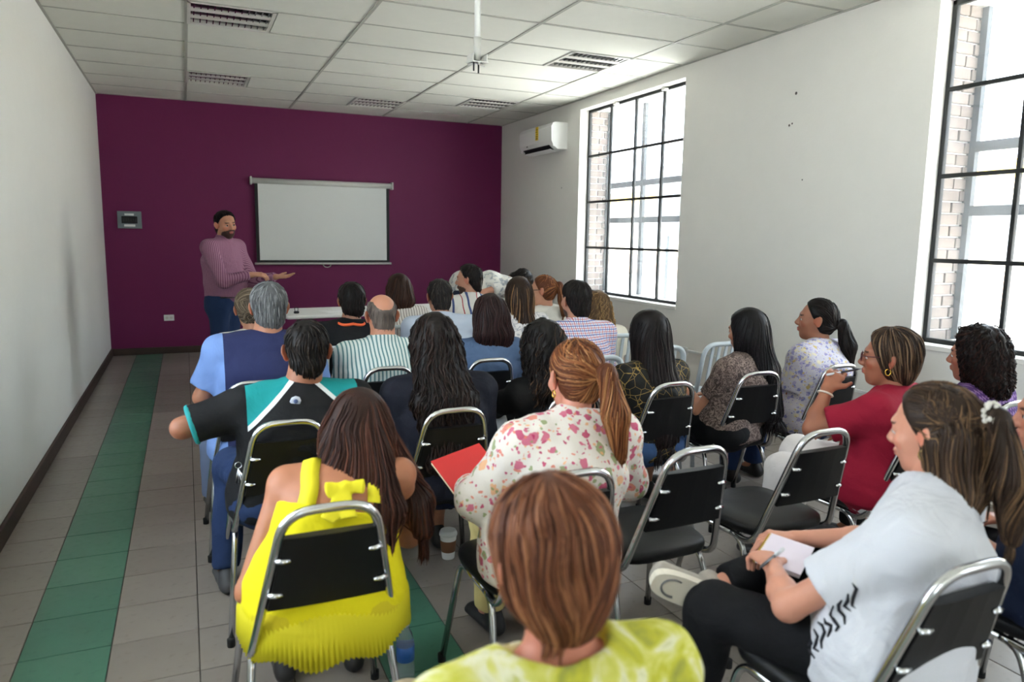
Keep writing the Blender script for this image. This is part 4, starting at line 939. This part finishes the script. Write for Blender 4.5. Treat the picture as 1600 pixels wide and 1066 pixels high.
p = person('man with short dark hair in a white shirt with red and blue checks', (3.03, 3.88), (3.048, 3.93, 1.258), sh=.19, g=1.05, hyaw=.1, skin=(184, 130, 106), hair=dict(style='short', pal=[(24, 20, 18), (40, 32, 28)], t=.011, n=550), beard=(44, 34, 30), shirt=stripes('checked_shirt', (214, 214, 222), [((0, .026), .004, 0, (176, 72, 84)), ((2, .026), .004, 0, (72, 88, 160)), ((0, .026), .003, .013, (96, 110, 176)), ((2, .026), .003, .013, (190, 100, 104))]), bottom=NAVYJ, collar=.035, sleeve=1.6)
# second row
tp = NT('teal_black_polo'); o_ = tp.xyz(); ax_ = tp.m_('ABSOLUTE', tp.m_('SUBTRACT', o_[0], .06)); fz = tp.m_('SUBTRACT', o_[2], tp.m_('SUBTRACT', .955, tp.m_('MULTIPLY', tp.m_('SUBTRACT', ax_, .05), .95)))
inn = tp.m_('LESS_THAN', ax_, .205); isb = tp.m_('LESS_THAN', o_[1], .25)
col_ = tp.mix(tp.m_('MULTIPLY', inn, tp.m_('GREATER_THAN', fz, -.004)), rgba((22, 22, 24)), rgba((212, 214, 214))); col_ = tp.mix(tp.m_('MULTIPLY', inn, tp.m_('GREATER_THAN', fz, .016)), col_, rgba((22, 136, 138)))
cloth_bump(tp); TP = tp.fin(col_, .8, spec=.25)
p = person('man in a black polo with teal shoulders and white piping', (1.21, 2.91), (1.300, 2.90, 1.186), sh=.205, g=1.12, hyaw=-.1, hpitch=.12, skin=(150, 98, 74), hair=dict(style='short', pal=[(20, 16, 15), (32, 26, 23), (44, 34, 28)], t=.007, n=650), shirt=TP, bottom=NAVYJ, shoes=(70, 70, 74), sleeve=.85, collar=.02, neck=1.12, loose=.016,
    arms=[((.845, 2.86, .815), (1.02, 3.08, .76)), ((1.60, 2.93, .70), (1.45, 3.14, .64))], legs=[((1.03, 3.32, .52), (.985, 3.22, .10)), None])
cf = []; s_, e_, w_ = p['AR'][0]; ct = s_+(e_-s_)*.83; tt = unit(e_-s_); a1 = perp(tt, (0, 0, 1)); a2 = np.cross(tt, a1)
MB().tube([tuple(ct+(a1*math.cos(a)+a2*math.sin(a))*.066) for a in np.linspace(0, 2*PI, 19)], .011, 8, False).build('sleeve_cuff', plain('teal_knit', (22, 136, 138), .8), p['root'])
q = on_surface(p['shirt'], [A3(1.235, 2.72, .935)-p['O']], .003)[0]
bd_ = MB().lathe([(.001, .004), (.012, .004), (.020, .003), (.021, 0)], n=8).mesh('badge'); bo = new_obj('badge', bd_, p['root'], plain('badge_silver', (190, 196, 208), .5)); bo.location = q; bo.rotation_euler = (PI/2+.15, 0, 0)
bi = MB().lathe([(.001, .006), (.008, .006), (.009, .004)], n=10).mesh('badge_centre'); bo2 = new_obj('badge_centre', bi, bo, plain('badge_blue', (92, 108, 150), .5))
kb = MB(); kq = A3(1.03, 2.80, .66)-p['O']
for k in range(5): kb.tube([tuple(kq+A3(0, 0, 0)), tuple(kq+A3(-.01+.012*k, -.008*k, -.055-.006*(k % 3)))], [.003, .007], 6, flat=.4)
kb.tube([tuple(kq+A3(.012*math.cos(a), 0, .012+.012*math.sin(a))) for a in np.linspace(0, 2*PI, 13)], .0018, 5, False); kb.build('key_ring', M_CHROME, p['root'])
person('woman with very long wavy dark hair in a navy blazer', (1.85, 2.88), (1.822, 2.92, 1.187), fem=True, sh=.175, g=1.1, hair=dict(style='long', len=.45, pal=[(24, 17, 15), (36, 25, 21), (48, 33, 27)], n=1000, w=.098, th=.06, flare=1.3, tip=.95, back=.17, sl=.34, curl=.006, cf=14, wr=.004, side_len=.32, t=.014), shirt=cloth('navy_blazer', (26, 28, 40)), bottom=cloth('navy_skirt', (28, 40, 78)), skirt=True, sleeve=1.9, loose=.018)
person('woman with wavy black hair tipped brown in a black top', (2.42, 2.94), (2.345, 2.97, 1.137), fem=True, yaw=.1, hyaw=.1, hpitch=.2, hair=dict(style='long', len=.36, pal=[(18, 14, 13), (26, 20, 18), (34, 26, 22), (22, 17, 15), (30, 23, 20), (88, 64, 44)], n=700, w=.095, th=.055, flare=1.15, back=.07, curl=.010, cf=13, wr=.006, t=.014), shirt=cloth('black_top', (15, 15, 17)), bottom=BLKC, sleeve=1.9, arms=[((2.17, 2.98, .78), (2.20, 3.20, .67)), None])
t = NT('black_gold_blouse'); t.xyz(); vo = t.n('ShaderNodeTexVoronoi', feature='DISTANCE_TO_EDGE'); vo.inputs['Scale'].default_value = 20; t.t.links.new(t.v, vo.inputs['Vector'])
vo2 = t.n('ShaderNodeTexVoronoi', feature='DISTANCE_TO_EDGE'); vo2.inputs['Scale'].default_value = 9; t.t.links.new(t.v, vo2.inputs['Vector'])
ln = t.m_('MULTIPLY', t.m_('MAXIMUM', t.m_('LESS_THAN', vo.outputs[0], .016), t.m_('LESS_THAN', vo2.outputs[0], .011)), t.m_('GREATER_THAN', t.noise(7, 2, t.v), .46)); col_ = t.mix(ln, rgba((22, 21, 20)), rgba((150, 124, 66))); cloth_bump(t); BG = t.fin(col_, .7, spec=.3)
person('woman with long straight dark hair in a black blouse with gold lines', (2.96, 3.02), (2.972, 3.04, 1.163), fem=True, yaw=.12, hyaw=.15, sh=.165, hair=dict(style='long', len=.50, pal=[(24, 18, 18), (34, 26, 25), (46, 36, 35)], n=900, w=.084, th=.05, flare=1.15, tip=.95, back=.11, t=.009), shirt=BG, bottom=JEAN, shoes=(120, 84, 62), sleeve=1.5)
p = person('woman with long straight black hair in a brown patterned blouse', (3.56, 3.10), (3.660, 3.12, 1.145), fem=True, eyes=True, yaw=.30, hyaw=.30, hpitch=.15, sh=.165, g=1.05, hair=dict(style='long', len=.44, pal=[(18, 15, 16), (26, 22, 23), (38, 33, 35)], n=900, w=.082, th=.05, flare=1.1, tip=.95, back=.10, off=A3(.05, 0, 0), t=.010), shirt=blotch('brown_print', [(0, (60, 50, 48)), (.44, (78, 66, 62)), (.52, (150, 132, 124)), (.58, (84, 70, 66))], 42, 1.5), bottom=BLKC, skirt=True, sleeve=.62, hands=(1, 0),
    arms=[((3.395, 3.14, .60), (3.45, 3.31, .685)), None], hdir=((-.15, .5, .25), None), hcurl=(.8, .5))
person('woman with a low black ponytail in a lilac and yellow floral blouse', (4.19, 3.14), (4.235, 3.16, 1.182), fem=True, eyes=True, yaw=.2, hyaw=.80, hpitch=-.05, sh=.175, g=1.22, skin=(160, 108, 84), hair=dict(style='pony', tie=(0, -.108, -.02), pd=A3(.04, -.04, -.26), pal=BLK, n=700, pw=.042, band=(20, 18, 18), t=.009), shirt=floral('lilac_floral', (196, 194, 206), [(146, 140, 190), (196, 172, 104), (120, 126, 184), (214, 206, 178), (166, 158, 200)], 34, .42, .62), bottom=NAVYJ, sleeve=.75, loose=.02)
# first row from the camera
p = person('woman with long brown hair in a sleeveless yellow pleated blouse', (1.21, 2.02), (1.372, 2.26, 1.018), shrug=.05, fem=True, yaw=-.1, hyaw=-.25, hpitch=.5, hroll=.08, skin=(176, 116, 86), sh=.165, g=1.10, hair=dict(style='long', len=.40, pal=[(48, 26, 19), (70, 38, 27), (92, 52, 36), (60, 33, 24)], n=2000, w=.105, th=.055, flare=1.2, tip=.85, back=.25, side_len=.22, t=.016, rad=.0026, off=A3(-.06, 0, 0), more=[Seg((.235, .19, .86), (.30, .10, .70), (.045, .04), (.05, .04), k=.04), Seg((.30, .10, .70), (.305, .05, .62), (.05, .04), (.03, .02), k=.03)]),
    shirt=cloth('yellow_blouse', (228, 214, 26), .08, b=.4), bottom=cloth('yellow_trousers', (214, 196, 40)), bare=True, loose=.016, hands=(1, 0), arms=[((1.005, 2.05, .535), (1.03, 2.23, .475)), ((1.53, 2.28, .52), (1.42, 2.46, .50))], hdir=((.05, .45, -.35), None), hcurl=(.45, .5))
# straps, bow and pleated hem of the yellow blouse
yb = plain('yellow_pleats', (226, 212, 30), .8, var=.08); R_ = p['root']
for sd in (0, 1):
    s0 = p['S'][sd]; a = p['N']+(s0-p['N'])*.60; g_ = -.105 if sd == 0 else .105
    pts = [p['Ch']+p['back']*.13+p['r']*g_-p['up']*.02, p['Ch']+p['back']*.13+p['r']*g_*.95+p['up']*.04, a+p['back']*.06, a+p['up']*.05, a-p['back']*.06, p['Ch']-p['back']*.13+p['r']*g_*.8]
    pts = on_surface(p['body'], [np.array(v) for v in fillet([tuple(v) for v in pts], .03, 3)], .005); w2 = np.tile(p['r'], (len(pts), 1)); f0, G = gradp(p['body'], pts); G = G/np.linalg.norm(G, axis=1, keepdims=True)
    tn = np.gradient(pts, axis=0); sv = np.cross(tn, G); sv = sv/(np.linalg.norm(sv, axis=1, keepdims=True)+1e-9); V = []
    for q_, s_v, g_v in zip(pts, sv, G): V += [tuple(q_-s_v*.026), tuple(q_+g_v*.004), tuple(q_+s_v*.026), tuple(q_-g_v*.006)]
    m_ = len(pts); F = [(i_*4+k, i_*4+(k+1) % 4, i_*4+4+(k+1) % 4, i_*4+4+k) for i_ in range(m_-1) for k in range(4)]; new_obj('strap', mesh_from('strap', V, F, True), R_, yb)
nb = on_surface(p['body'], [p['Ch']+p['back']*.15+p['up']*.05+p['r']*.0], .012)[0]; q = [Ell(nb, (.013, .012, .014), k=.008)]
for sd in (-1, 1): q += [Seg(nb, nb+p['r']*sd*.048-p['up']*.006+p['back']*.006, (.006, .012), (.007, .022), side=p['back'], k=.008), Seg(nb, nb+p['r']*sd*.030-p['up']*.095+p['back']*.022, (.005, .009), (.005, .022), side=p['back'], k=.008, flat=(0, 1))]
V, Q = surface(q, .004); new_obj('bow', np_mesh('bow', V, Q), R_, yb)
V = []; F = []; n = 110
for j, (zz, rx, ry, am) in enumerate([(.62, .150, .105, .0), (.575, .190, .130, .002), (.545, .215, .172, .003), (.495, .232, .225, .005), (.415, .236, .250, .005)]):
    for k in range(n+1):
        a = PI+PI*(k/n)*1.0; rm = 1+(am/.2)*(1 if k % 2 else -1); V.append(tuple(p['r']*math.cos(a)*rx*rm+p['f']*(math.sin(a)*ry*rm+.02)+A3(0, 0, zz+.012*math.sin(k*.23)*(j == 4))))
for j in range(4):
    for k in range(n): i0 = j*(n+1)+k; F.append((i0, i0+1, i0+n+2, i0+n+1))
me = mesh_from('pleated_hem', V, F, True); o = new_obj('pleated_hem', me, R_, yb); so2 = o.modifiers.new('thick', 'SOLIDIFY'); so2.thickness = .003
p = person('woman with an auburn ponytail in a white shirt printed with pink flowers', (1.93, 2.04), (2.050, 2.12, 1.182), fem=True, yaw=.05, hyaw=.05, hpitch=.15, sh=.185, g=1.18, skin=(204, 140, 118), hh=1.04, hair=dict(style='pony', tie=(.03, -.110, .005), pd=A3(.03, -.05, -.27), pal=[(96, 52, 30), (124, 72, 42), (150, 96, 58), (176, 124, 80)], n=1300, pw=.040, band=(22, 20, 20), t=.006, rad=.0025, sl=.2), collar=.045,
    shirt=floral('pink_floral_shirt', (226, 218, 210), [(190, 60, 104), (222, 130, 112), (150, 160, 110), (206, 96, 128), (232, 176, 130)], 24, .40, .62), bottom=cloth('pale_yellow_trousers', (222, 204, 140)), sleeve=1.75, loose=.022, legs=[((1.885, 2.45, .50), (1.91, 2.48, .10)), ((2.08, 2.46, .50), (2.08, 2.50, .10))], arms=[((1.70, 2.10, .69), (1.75, 2.33, .66)), ((2.27, 2.10, .68), (2.16, 2.32, .60))])
for sd in (-1, 1): jewel(p, 'hoop', (216, 176, 90), sd, .009)
p = person('woman with short streaked hair and glasses in a red shirt, holding a pen', (3.55, 2.13), (3.552, 2.12, 1.158), fem=True, eyes=True, yaw=.30, hyaw=.66, hpitch=.0, sh=.175, g=1.20, skin=(160, 102, 78), hair=dict(style='crop', pal=[(58, 42, 32), (84, 62, 46), (128, 102, 78), (44, 32, 26)], n=900, t=.012), shirt=cloth('red_shirt', (150, 24, 50)), bottom=cloth('white_trousers', (216, 210, 208)), sleeve=.72, loose=.018, hands=(1, 0),
    arms=[((3.245, 2.22, .745), (3.335, 2.24, .905)), None], hdir=((.16, .0, .22), None), hnrm=((-.6, -.6, .5), None), hcurl=(.9, .5), legs=[((3.38, 2.50, .47), (3.38, 2.56, .10)), None])
glasses(p, (90, 40, 46)); jewel(p, 'drop', (222, 180, 84), -1, .010)
w_ = p['AR'][0]; bw = w_[2]+(w_[1]-w_[2])*.12; tt = unit(w_[1]-w_[2]); a1 = perp(tt, (1, 0, 0)); a2 = np.cross(tt, a1); MB().tube([tuple(bw+(a1*math.cos(a)+a2*math.sin(a))*.030) for a in np.linspace(0, 2*PI, 17)], .004, 6, False).build('bracelet', plain('bracelet_pale', (226, 214, 200), .35), p['root'])
t = NT('purple_print'); o_ = t.xyz(); zz = t.m_('ADD', o_[2], t.m_('MULTIPLY', t.m_('PINGPONG', o_[0], .012), 1.0)); q1 = t.m_('LESS_THAN', t.m_('FRACT', t.m_('MULTIPLY', zz, 42)), .38); q2 = t.m_('LESS_THAN', t.m_('FRACT', t.m_('MULTIPLY', o_[0], 38)), .4)
col_ = t.mix(t.m_('MULTIPLY', q1, t.m_('SUBTRACT', 1.0, t.m_('MULTIPLY', q2, .5))), rgba((78, 48, 112)), rgba((150, 116, 170))); cloth_bump(t); PP = t.fin(col_, .8, spec=.25)
person('woman with curly black hair in a purple patterned blouse', (4.16, 2.17), (4.160, 2.17, 1.128), fem=True, eyes=True, yaw=.2, hyaw=.36, sh=.175, g=1.15, skin=(168, 108, 84), hair=dict(style='long', len=.20, pal=[(22, 14, 13), (34, 22, 19), (56, 32, 25)], n=1100, w=.108, th=.075, flare=1.1, tip=.9, curl=.010, cf=24, wr=.008, t=.026, rad=.0035, side_len=.16), shirt=PP, bottom=BLKC, sleeve=.8, loose=.018)
# nearest people
p = person('woman in a white printed shirt with half-tied brown hair, legs crossed', (2.42, 1.165), (2.600, 1.235, 1.160), fem=True, eyes=True, yaw=.40, hyaw=.30, hpitch=.14, hroll=-.03, sh=.172, g=1.12, shrug=-.035, skin=(202, 142, 118), hh=.98, res=.85, hair=dict(style='half', tie=(.0, -.112, .03), pd=A3(.06, -.03, -.30), len=.24, pal=[(52, 38, 29), (66, 49, 37), (84, 63, 46), (112, 86, 60), (58, 43, 33)], n=2200, pw=.042, t=.010, rad=.0026, sl=.24), shirt=cloth('white_tshirt', (204, 205, 212), .03, b=.5), bottom=cloth('black_trousers', (15, 15, 18)), sleeve=.70, loose=.024, hands=(1, 1),
    arms=[((2.205, 1.275, .63), (2.31, 1.44, .645)), ((2.73, 1.42, .66), (2.52, 1.57, .64))], hdir=((.10, .30, .0), (-.3, .2, 0)), hcurl=(.8, .6), legs=[((2.19, 1.53, .50), (2.17, 1.60, .10)), ((2.66, 1.58, .57), (2.30, 1.61, .515))], belly=.06)
jewel(p, 'hoop', (206, 176, 120), -1, .010); WP = p
# raised shoe on the crossed leg
M_SNK = plain('sneaker_grey', (168, 160, 150), .8, var=.15, nscale=60); M_SOLE = plain('sneaker_sole', (214, 206, 190), .7, var=.06); M_TREAD = plain('sneaker_tread', (120, 118, 116), .8)
an = A3(2.250, 1.60, .500); tdir = unit(A3(-.80, .25, .36)); sn = unit(A3(-.55, -.80, -.10)); sn = perp(tdir, sn); sx_ = np.cross(tdir, sn); SO = empty('shoe', tuple(np.zeros(3))); SO.parent = p['root']; SO.name = 'crossed_shoe'
o0 = an-p['O']; q = [Seg(o0-tdir*.03, o0+tdir*.185, (.036, .036), (.040, .022), side=sx_, k=.02), Seg(o0-sn*.03-tdir*.01, o0-sn*.055, .038, .036, k=.02), Cut(o0+sn*.030, sn, .004)]
V, Q = surface(q, .007); new_obj('upper', np_mesh('upper', V, Q), SO, M_SNK)
def slab(w0, w1, l0, l1, d0, d1, mat, name, e=3.0, n=30):
    V = []
    for dd in (d0, d1):
        for k in range(n):
            a = 2*PI*k/n; c, s = math.cos(a), math.sin(a); x = math.copysign(abs(c)**(2/e), c); y = math.copysign(abs(s)**(2/e), s); ww = w0+(w1-w0)*(x+1)/2
            V.append(tuple(o0+tdir*((l0+l1)/2+(l1-l0)/2*x)+sx_*y*ww+sn*dd))
    F = [tuple(range(n)), tuple(range(2*n-1, n-1, -1))]+[(k, k+n, (k+1) % n+n, (k+1) % n) for k in range(n)]
    me = mesh_from(name, V, F); bm = bmesh.new(); bm.from_mesh(me); bmesh.ops.recalc_face_normals(bm, faces=bm.faces); bm.to_mesh(me); bm.free(); return new_obj(name, me, SO, mat)
slab(.038, .047, -.075, .215, .026, .052, M_SOLE, 'sole'); 
MB().tube([tuple(o0+tdir*(.03+.04*math.cos(a))*1.0+sx_*.026*math.sin(a)+sn*.0525) for a in np.linspace(-1.9+PI, 1.9+PI, 17)], .006, 6, flat=.6).build('tread', M_TREAD, SO); MB().tube([tuple(o0+tdir*(.15+.035*math.cos(a))+sx_*.028*math.sin(a)+sn*.0525) for a in np.linspace(-1.9, 1.9, 17)], .005, 6, flat=.6).build('tread', M_TREAD, SO)
# beaded hair clip and the black print on the white shirt
tq = p['C']+p['R'] @ (A3(0, -.138, .046)*p['hh']); rs = np.random.RandomState(2); b = MB()
for k in range(40):
    v = unit(rs.normal(size=3)); c = tq+p['R'] @ (v*A3(.036, .016, .030)); s = .0065
    b.lathe([(.0005, -s), (s*.7, -s*.7), (s, 0), (s*.7, s*.7), (.0005, s)], tuple(c), 8)
b.build('beaded_hair_clip', plain('pearl', (206, 200, 192), .3), p['root'])
b = MB(); rs = np.random.RandomState(5)
for k in range(9):                                                          # brush-like strokes down the left side of the shirt
    u_ = k/8; base = A3(2.209-.15*u_, 1.10, .743-.12*u_)-p['O']
    pts = [base+A3(.010*math.sin(j*1.7+k), -.004*j, -.012*(j-2)+.006*math.cos(k*2.3+j)) for j in range(5)]; b.tube([tuple(v) for v in march(p['shirt'], pts, unit(A3(1.36, 1.14, -.82)))], [.002, .0045, .0045, .004, .002], 5)
b.build('shirt_print', plain('print_black', (26, 26, 34), .8), p['root'])
person('woman with short reddish-brown hair in a yellow-green batik blouse', (1.385, .94), (1.392, .985, 1.135), fem=True, sh=.175, g=1.12, scoop=1.75, hyaw=.05, hpitch=.05, skin=(188, 118, 94), hh=1.03, res=.85, hair=dict(style='crop', pal=[(104, 62, 42), (132, 82, 56), (158, 106, 74), (86, 50, 36)], n=1700, t=.014, rad=.0026, wr=.002),
    shirt=blotch('batik_blouse', [(.30, (150, 152, 72)), (.45, (190, 188, 60)), (.55, (206, 204, 110)), (.64, (222, 220, 190)), (.75, (176, 176, 70))], 13, 1.2), bottom=KHAKI, sleeve=.7, loose=.018)
person('person in a dark navy shirt seated beside the white printed shirt', (3.19, 1.20), (3.345, 1.36, 1.105), eyes=True, yaw=.25, hyaw=.75, skin=(186, 124, 100), sh=.20, g=1.2, hair=dict(style='short', pal=BLK, t=.010, n=400), shirt=cloth('dark_navy_shirt', (24, 34, 58)), bottom=BLKC, sleeve=.8, collar=.03)
# ------------------------------------------------------------------ small things people hold or left on the floor
def notebook(loc, rot, w, d, th, cover, label, pages=(240, 238, 232), spiral=None, opened=False):
    t = empty('notebook', loc); t.rotation_euler = rot; tag(t, label, 'notebook')
    MB().box((0, 0, th/2), (w, d, th), bev=.001).build('pages', plain('pages_%d' % sum(pages), pages, .7, var=.02), t)
    MB().box((0, 0, th+.0012), (w+.004, d+.004, .0024)).build('cover', plain('cover_%d_%d_%d' % cover, cover, .5), t)
    if spiral:
        for k in range(14):
            y = -d/2+d*(k+.5)/14; b = MB(); b.tube([(-w/2+.006*math.cos(a)-.002, y, th/2+.009*math.sin(a)) for a in np.linspace(0, 2*PI, 11)], .0014, 5, False); b.build('spiral_ring', plain('ring_%d' % sum(spiral), spiral, .35, .6), t)
    return t
def pen(a, b, label, col=(60, 62, 68)):
    t = empty('pen', a); tag(t, label, 'pen'); v = Vector(b)-Vector(a); MB().tube([(0, 0, 0), v*.12, v*.9], [.0015, .0045, .0045], 8).build('barrel', plain('pen_%d' % sum(col), col, .35), t)
    MB().tube([v*.6, v*.98], .0052, 8).build('cap', plain('pen_cap_light', (214, 216, 220), .3), t)
notebook((1.80, 2.36, .652), (.55, -.15, .25), .21, .28, .012, (206, 44, 44), 'red covered notebook held by the woman in the floral shirt', (236, 214, 180))
notebook((2.41, 1.50, .628), (.12, .12, -1.0), .12, .16, .012, (226, 214, 226), 'spiral notebook with gold rings on the lap of the white shirted woman', (236, 226, 232), (206, 170, 60))
notebook((2.14, 3.12, .672), (.45, 0, -.2), .19, .25, .010, (222, 226, 232), 'open white notebook between the navy blazer and the black top', (232, 226, 190))
pen((2.12, 3.06, .70), (2.19, 3.10, .71), 'blue pen lying on the open white notebook', (36, 60, 150))
pen((3.505, 2.225, .985), (3.33, 2.245, .965), 'silver and black pen raised to the mouth of the woman in red'); pen((2.245, 1.42, .66), (2.375, 1.47, .672), 'grey pen in the hand of the white shirted woman'); pen((3.46, 3.43, .70), (3.52, 3.50, .80), 'white pen in the hand of the woman in the brown blouse', (220, 222, 224))
cp = empty('coffee_cup', (1.97, 3.16, 0)); tag(cp, 'white paper coffee cup with a brown sleeve standing on the floor', 'cup')
MB().lathe([(.028, 0), (.030, .004), (.040, .118), (.039, .120)]).build('cup', M_PAPER, cp); MB().lathe([(.0335, .036), (.0385, .090), (.0375, .092)]).build('cup_sleeve', plain('kraft_brown', (132, 92, 64), .8), cp); MB().lathe([(.043, .116), (.043, .126), (.036, .140), (.034, .140)]).build('lid', M_SCRW, cp)
bt = empty('water_bottle', (1.52, 2.30, 0)); tag(bt, 'clear plastic water bottle with a blue label on the green tiles', 'bottle')
pl_ = NT('clear_plastic'); pl_.xyz(); M_PET = pl_.fin(pl_.mix(pl_.noise(9, 2, pl_.v), (.82, .88, .92, 1), (.9, .94, .96, 1)), .08, Transmission_Weight=.85, IOR=1.2)
MB().lathe([(.026, 0), (.031, .006), (.031, .05), (.029, .06), (.031, .07), (.031, .13), (.024, .165), (.013, .185), (.013, .20)]).build('bottle_body', M_PET, bt); MB().lathe([(.0315, .072), (.0315, .125), (.0305, .126)]).build('bottle_label', plain('label_blue', (60, 110, 190), .4, var=.3, nscale=40), bt); MB().lathe([(.0145, .195), (.0145, .212), (.013, .214)]).build('bottle_cap', M_SCRW, bt)
